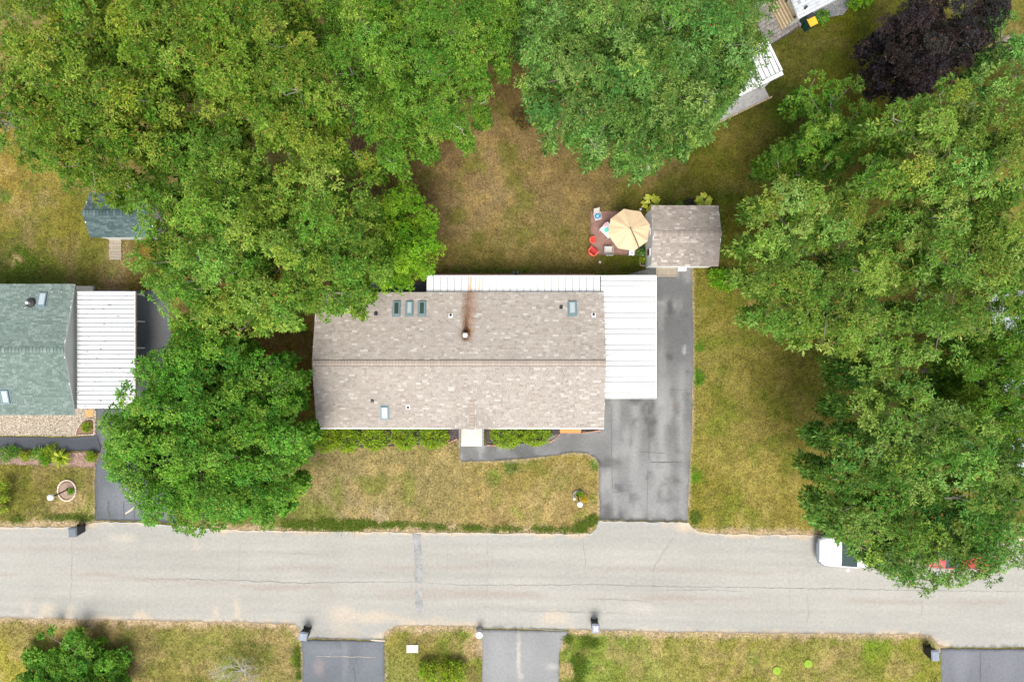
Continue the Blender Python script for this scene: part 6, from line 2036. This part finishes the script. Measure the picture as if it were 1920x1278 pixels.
# ---- vehicles parked under the deep green oak
def car_body(mb, secs, half, M_):
    """secs: (x, z_low, z_side, z_top, width factor) lofted along the length"""
    n = 10
    for x, zl, zs, zt, wf in secs:
        hw = half * wf
        pr = [(-hw * .96, zl), (-hw, (zl + zs) / 2), (-hw * .985, zs), (-hw * .90, zs + (zt - zs) * .75), (-hw * .55, zt - .01), (hw * .55, zt - .01), (hw * .90, zs + (zt - zs) * .75), (hw * .985, zs), (hw, (zl + zs) / 2), (hw * .96, zl)]
        mb.v += [tuple(M_ @ Vector((x, p[0], p[1]))) for p in pr]
    for i in range(len(secs) - 1):
        for k in range(n):
            a, b = i * n + k, i * n + (k + 1) % n
            mb.f.append((a, a + n, b + n, b))
    mb.f.append(tuple(range(n)))
    e = (len(secs) - 1) * n
    mb.f.append(tuple(e + k for k in range(n - 1, -1, -1)))
    return mb


def vehicle(label, cat, name, px_front, py_mid, ang, paint, L=4.9, half=.93, pickup=False, glass=M_GLASS):
    """nose at -x; px_front is where the front bumper stands"""
    x, y = W2(px_front, py_mid, .7)
    ca_, sa_ = math.cos(ang), math.sin(ang)
    M_ = Matrix.Translation((x + ca_ * L / 2, y + sa_ * L / 2, 0)) @ Matrix.Rotation(ang, 4, 'Z')
    root = thing(name, label, cat, (x + ca_ * L / 2, y + sa_ * L / 2, 0))
    h = L / 2
    secs = [(-h + .10, .38, .62, .72, .70), (-h + .16, .32, .72, .84, .82), (-h + .35, .30, .80, .95, .93), (-h + .8, .30, .86, 1.00, .99), (-h + 1.35, .30, .92, 1.06, 1.0), (h - .6, .30, .94, 1.06, 1.0), (h - .2, .32, .90, 1.02, .97), (h - .05, .38, .80, .92, .88)]
    body = car_body(MB(), secs, half, M_).build('body', paint, root, smooth=False)
    # cabin
    hw = half * .93
    c0, c1, c2, c3 = -h + 1.30, -h + 2.0, (h - 1.9 if pickup else h - .75), (h - 1.7 if pickup else h - .2)
    zt = 1.70 if pickup or L > 4.7 else 1.45
    cv = [(c0, -hw, 1.03), (c0, hw, 1.03), (c3, hw, 1.03), (c3, -hw, 1.03), (c1, -hw * .80, zt - .05), (c1, hw * .80, zt - .05), (c2, hw * .80, zt - .05), (c2, -hw * .80, zt - .05)]
    cb = MB()
    cb.v = [tuple(M_ @ Vector(p)) for p in cv]
    cb.f = [(0, 4, 5, 1), (1, 5, 6, 2), (2, 6, 7, 3), (3, 7, 4, 0), (4, 7, 6, 5)]
    cb.build('windows', glass, root)
    MB().box(c1 - .02, c2 + .02, -hw * .81, hw * .81, zt - .05, zt, M_).build('roof', paint, root, bevel=.03)
    for s in (-1, 1):
        for cxp, dx in ((c0, c1), (c3, c2), ((c1 + c2) / 2, (c1 + c2) / 2)):
            MB().tube([M_ @ Vector((cxp, s * hw * .985, 1.03)), M_ @ Vector((dx, s * hw * .81, zt - .04))], .035, 6).build('pillar', paint, root)
        mo = MB().box(c0 + .30, c0 + .42, s * (half + .02) - .0 if s > 0 else s * (half + .20), s * (half + .20) if s > 0 else s * (half + .02), 1.02, 1.18, M_).build('mirror', paint, root)
        MB().box(c0 + .42, c0 + .43, s * (half + .11) - .08, s * (half + .11) + .08, 1.04, 1.16, M_).build('mirror_glass', M_GLASS, mo)
        MB().box(-h + .14, -h + .40, s * half * .72 - .12, s * half * .72 + .10, .66, .80, M_).build('headlight', M_PALE, root)
        MB().box(h - .10, h - .01, s * half * .78 - .10, s * half * .78 + .08, .65, .90, M_).build('taillight', mat('tail_red', (.4, .01, .01), .3), root)
        for wx in (-h + .95, h - 1.0):
            w0, w1 = M_ @ Vector((wx, s * (half - .20), .34)), M_ @ Vector((wx, s * (half + .005), .34))
            wo_ = MB().tube([w0, w1], .34, 18).build('wheel', M_BLACK, root)
            MB().tube([M_ @ Vector((wx, s * (half + .005), .34)), M_ @ Vector((wx, s * (half + .02), .34))], .20, 14).build('rim', M_LGREY, wo_)
    fb = MB()
    arc = [(-h + .46, -half * .97), (-h + .14, -half * .80), (-h + .04, -half * .45), (-h + .02, 0), (-h + .04, half * .45), (-h + .14, half * .80), (-h + .46, half * .97)]
    fb.tube([M_ @ Vector((a, b, .52)) for a, b in arc], .10, 8).build('front_bumper', M_BIN, root)
    MB().box(h - .06, h + .06, -half * .9, half * .9, .42, .60, M_).build('rear_bumper', M_GREY, root, bevel=.02)
    if pickup:
        MB().box(c3 + .08, h - .14, -half * .86, half * .86, 1.02, 1.075, M_).build('bed_cover', M_BLACK, root)
    return root


M_CARW, _N, _L, _P = new_mat('white_car_paint')
setv(_P, 'Base Color', (.78, .78, .78, 1)); setv(_P, 'Roughness', .3); setv(_P, 'Coat Weight', .5)
M_CARR, _N, _L, _P = new_mat('red_car_paint')
setv(_P, 'Base Color', (.30, .015, .012, 1)); setv(_P, 'Roughness', .3); setv(_P, 'Coat Weight', .5)
vehicle('white car with its nose out from under the oak', 'car', 'parked_car', 1534, 1032, R(-.8), M_CARW, 4.9, .93)
vehicle('red car almost hidden under the oak beside the road edge', 'car', 'parked_car', 1728, 1036, R(-.8), M_CARR, 4.6, .90)
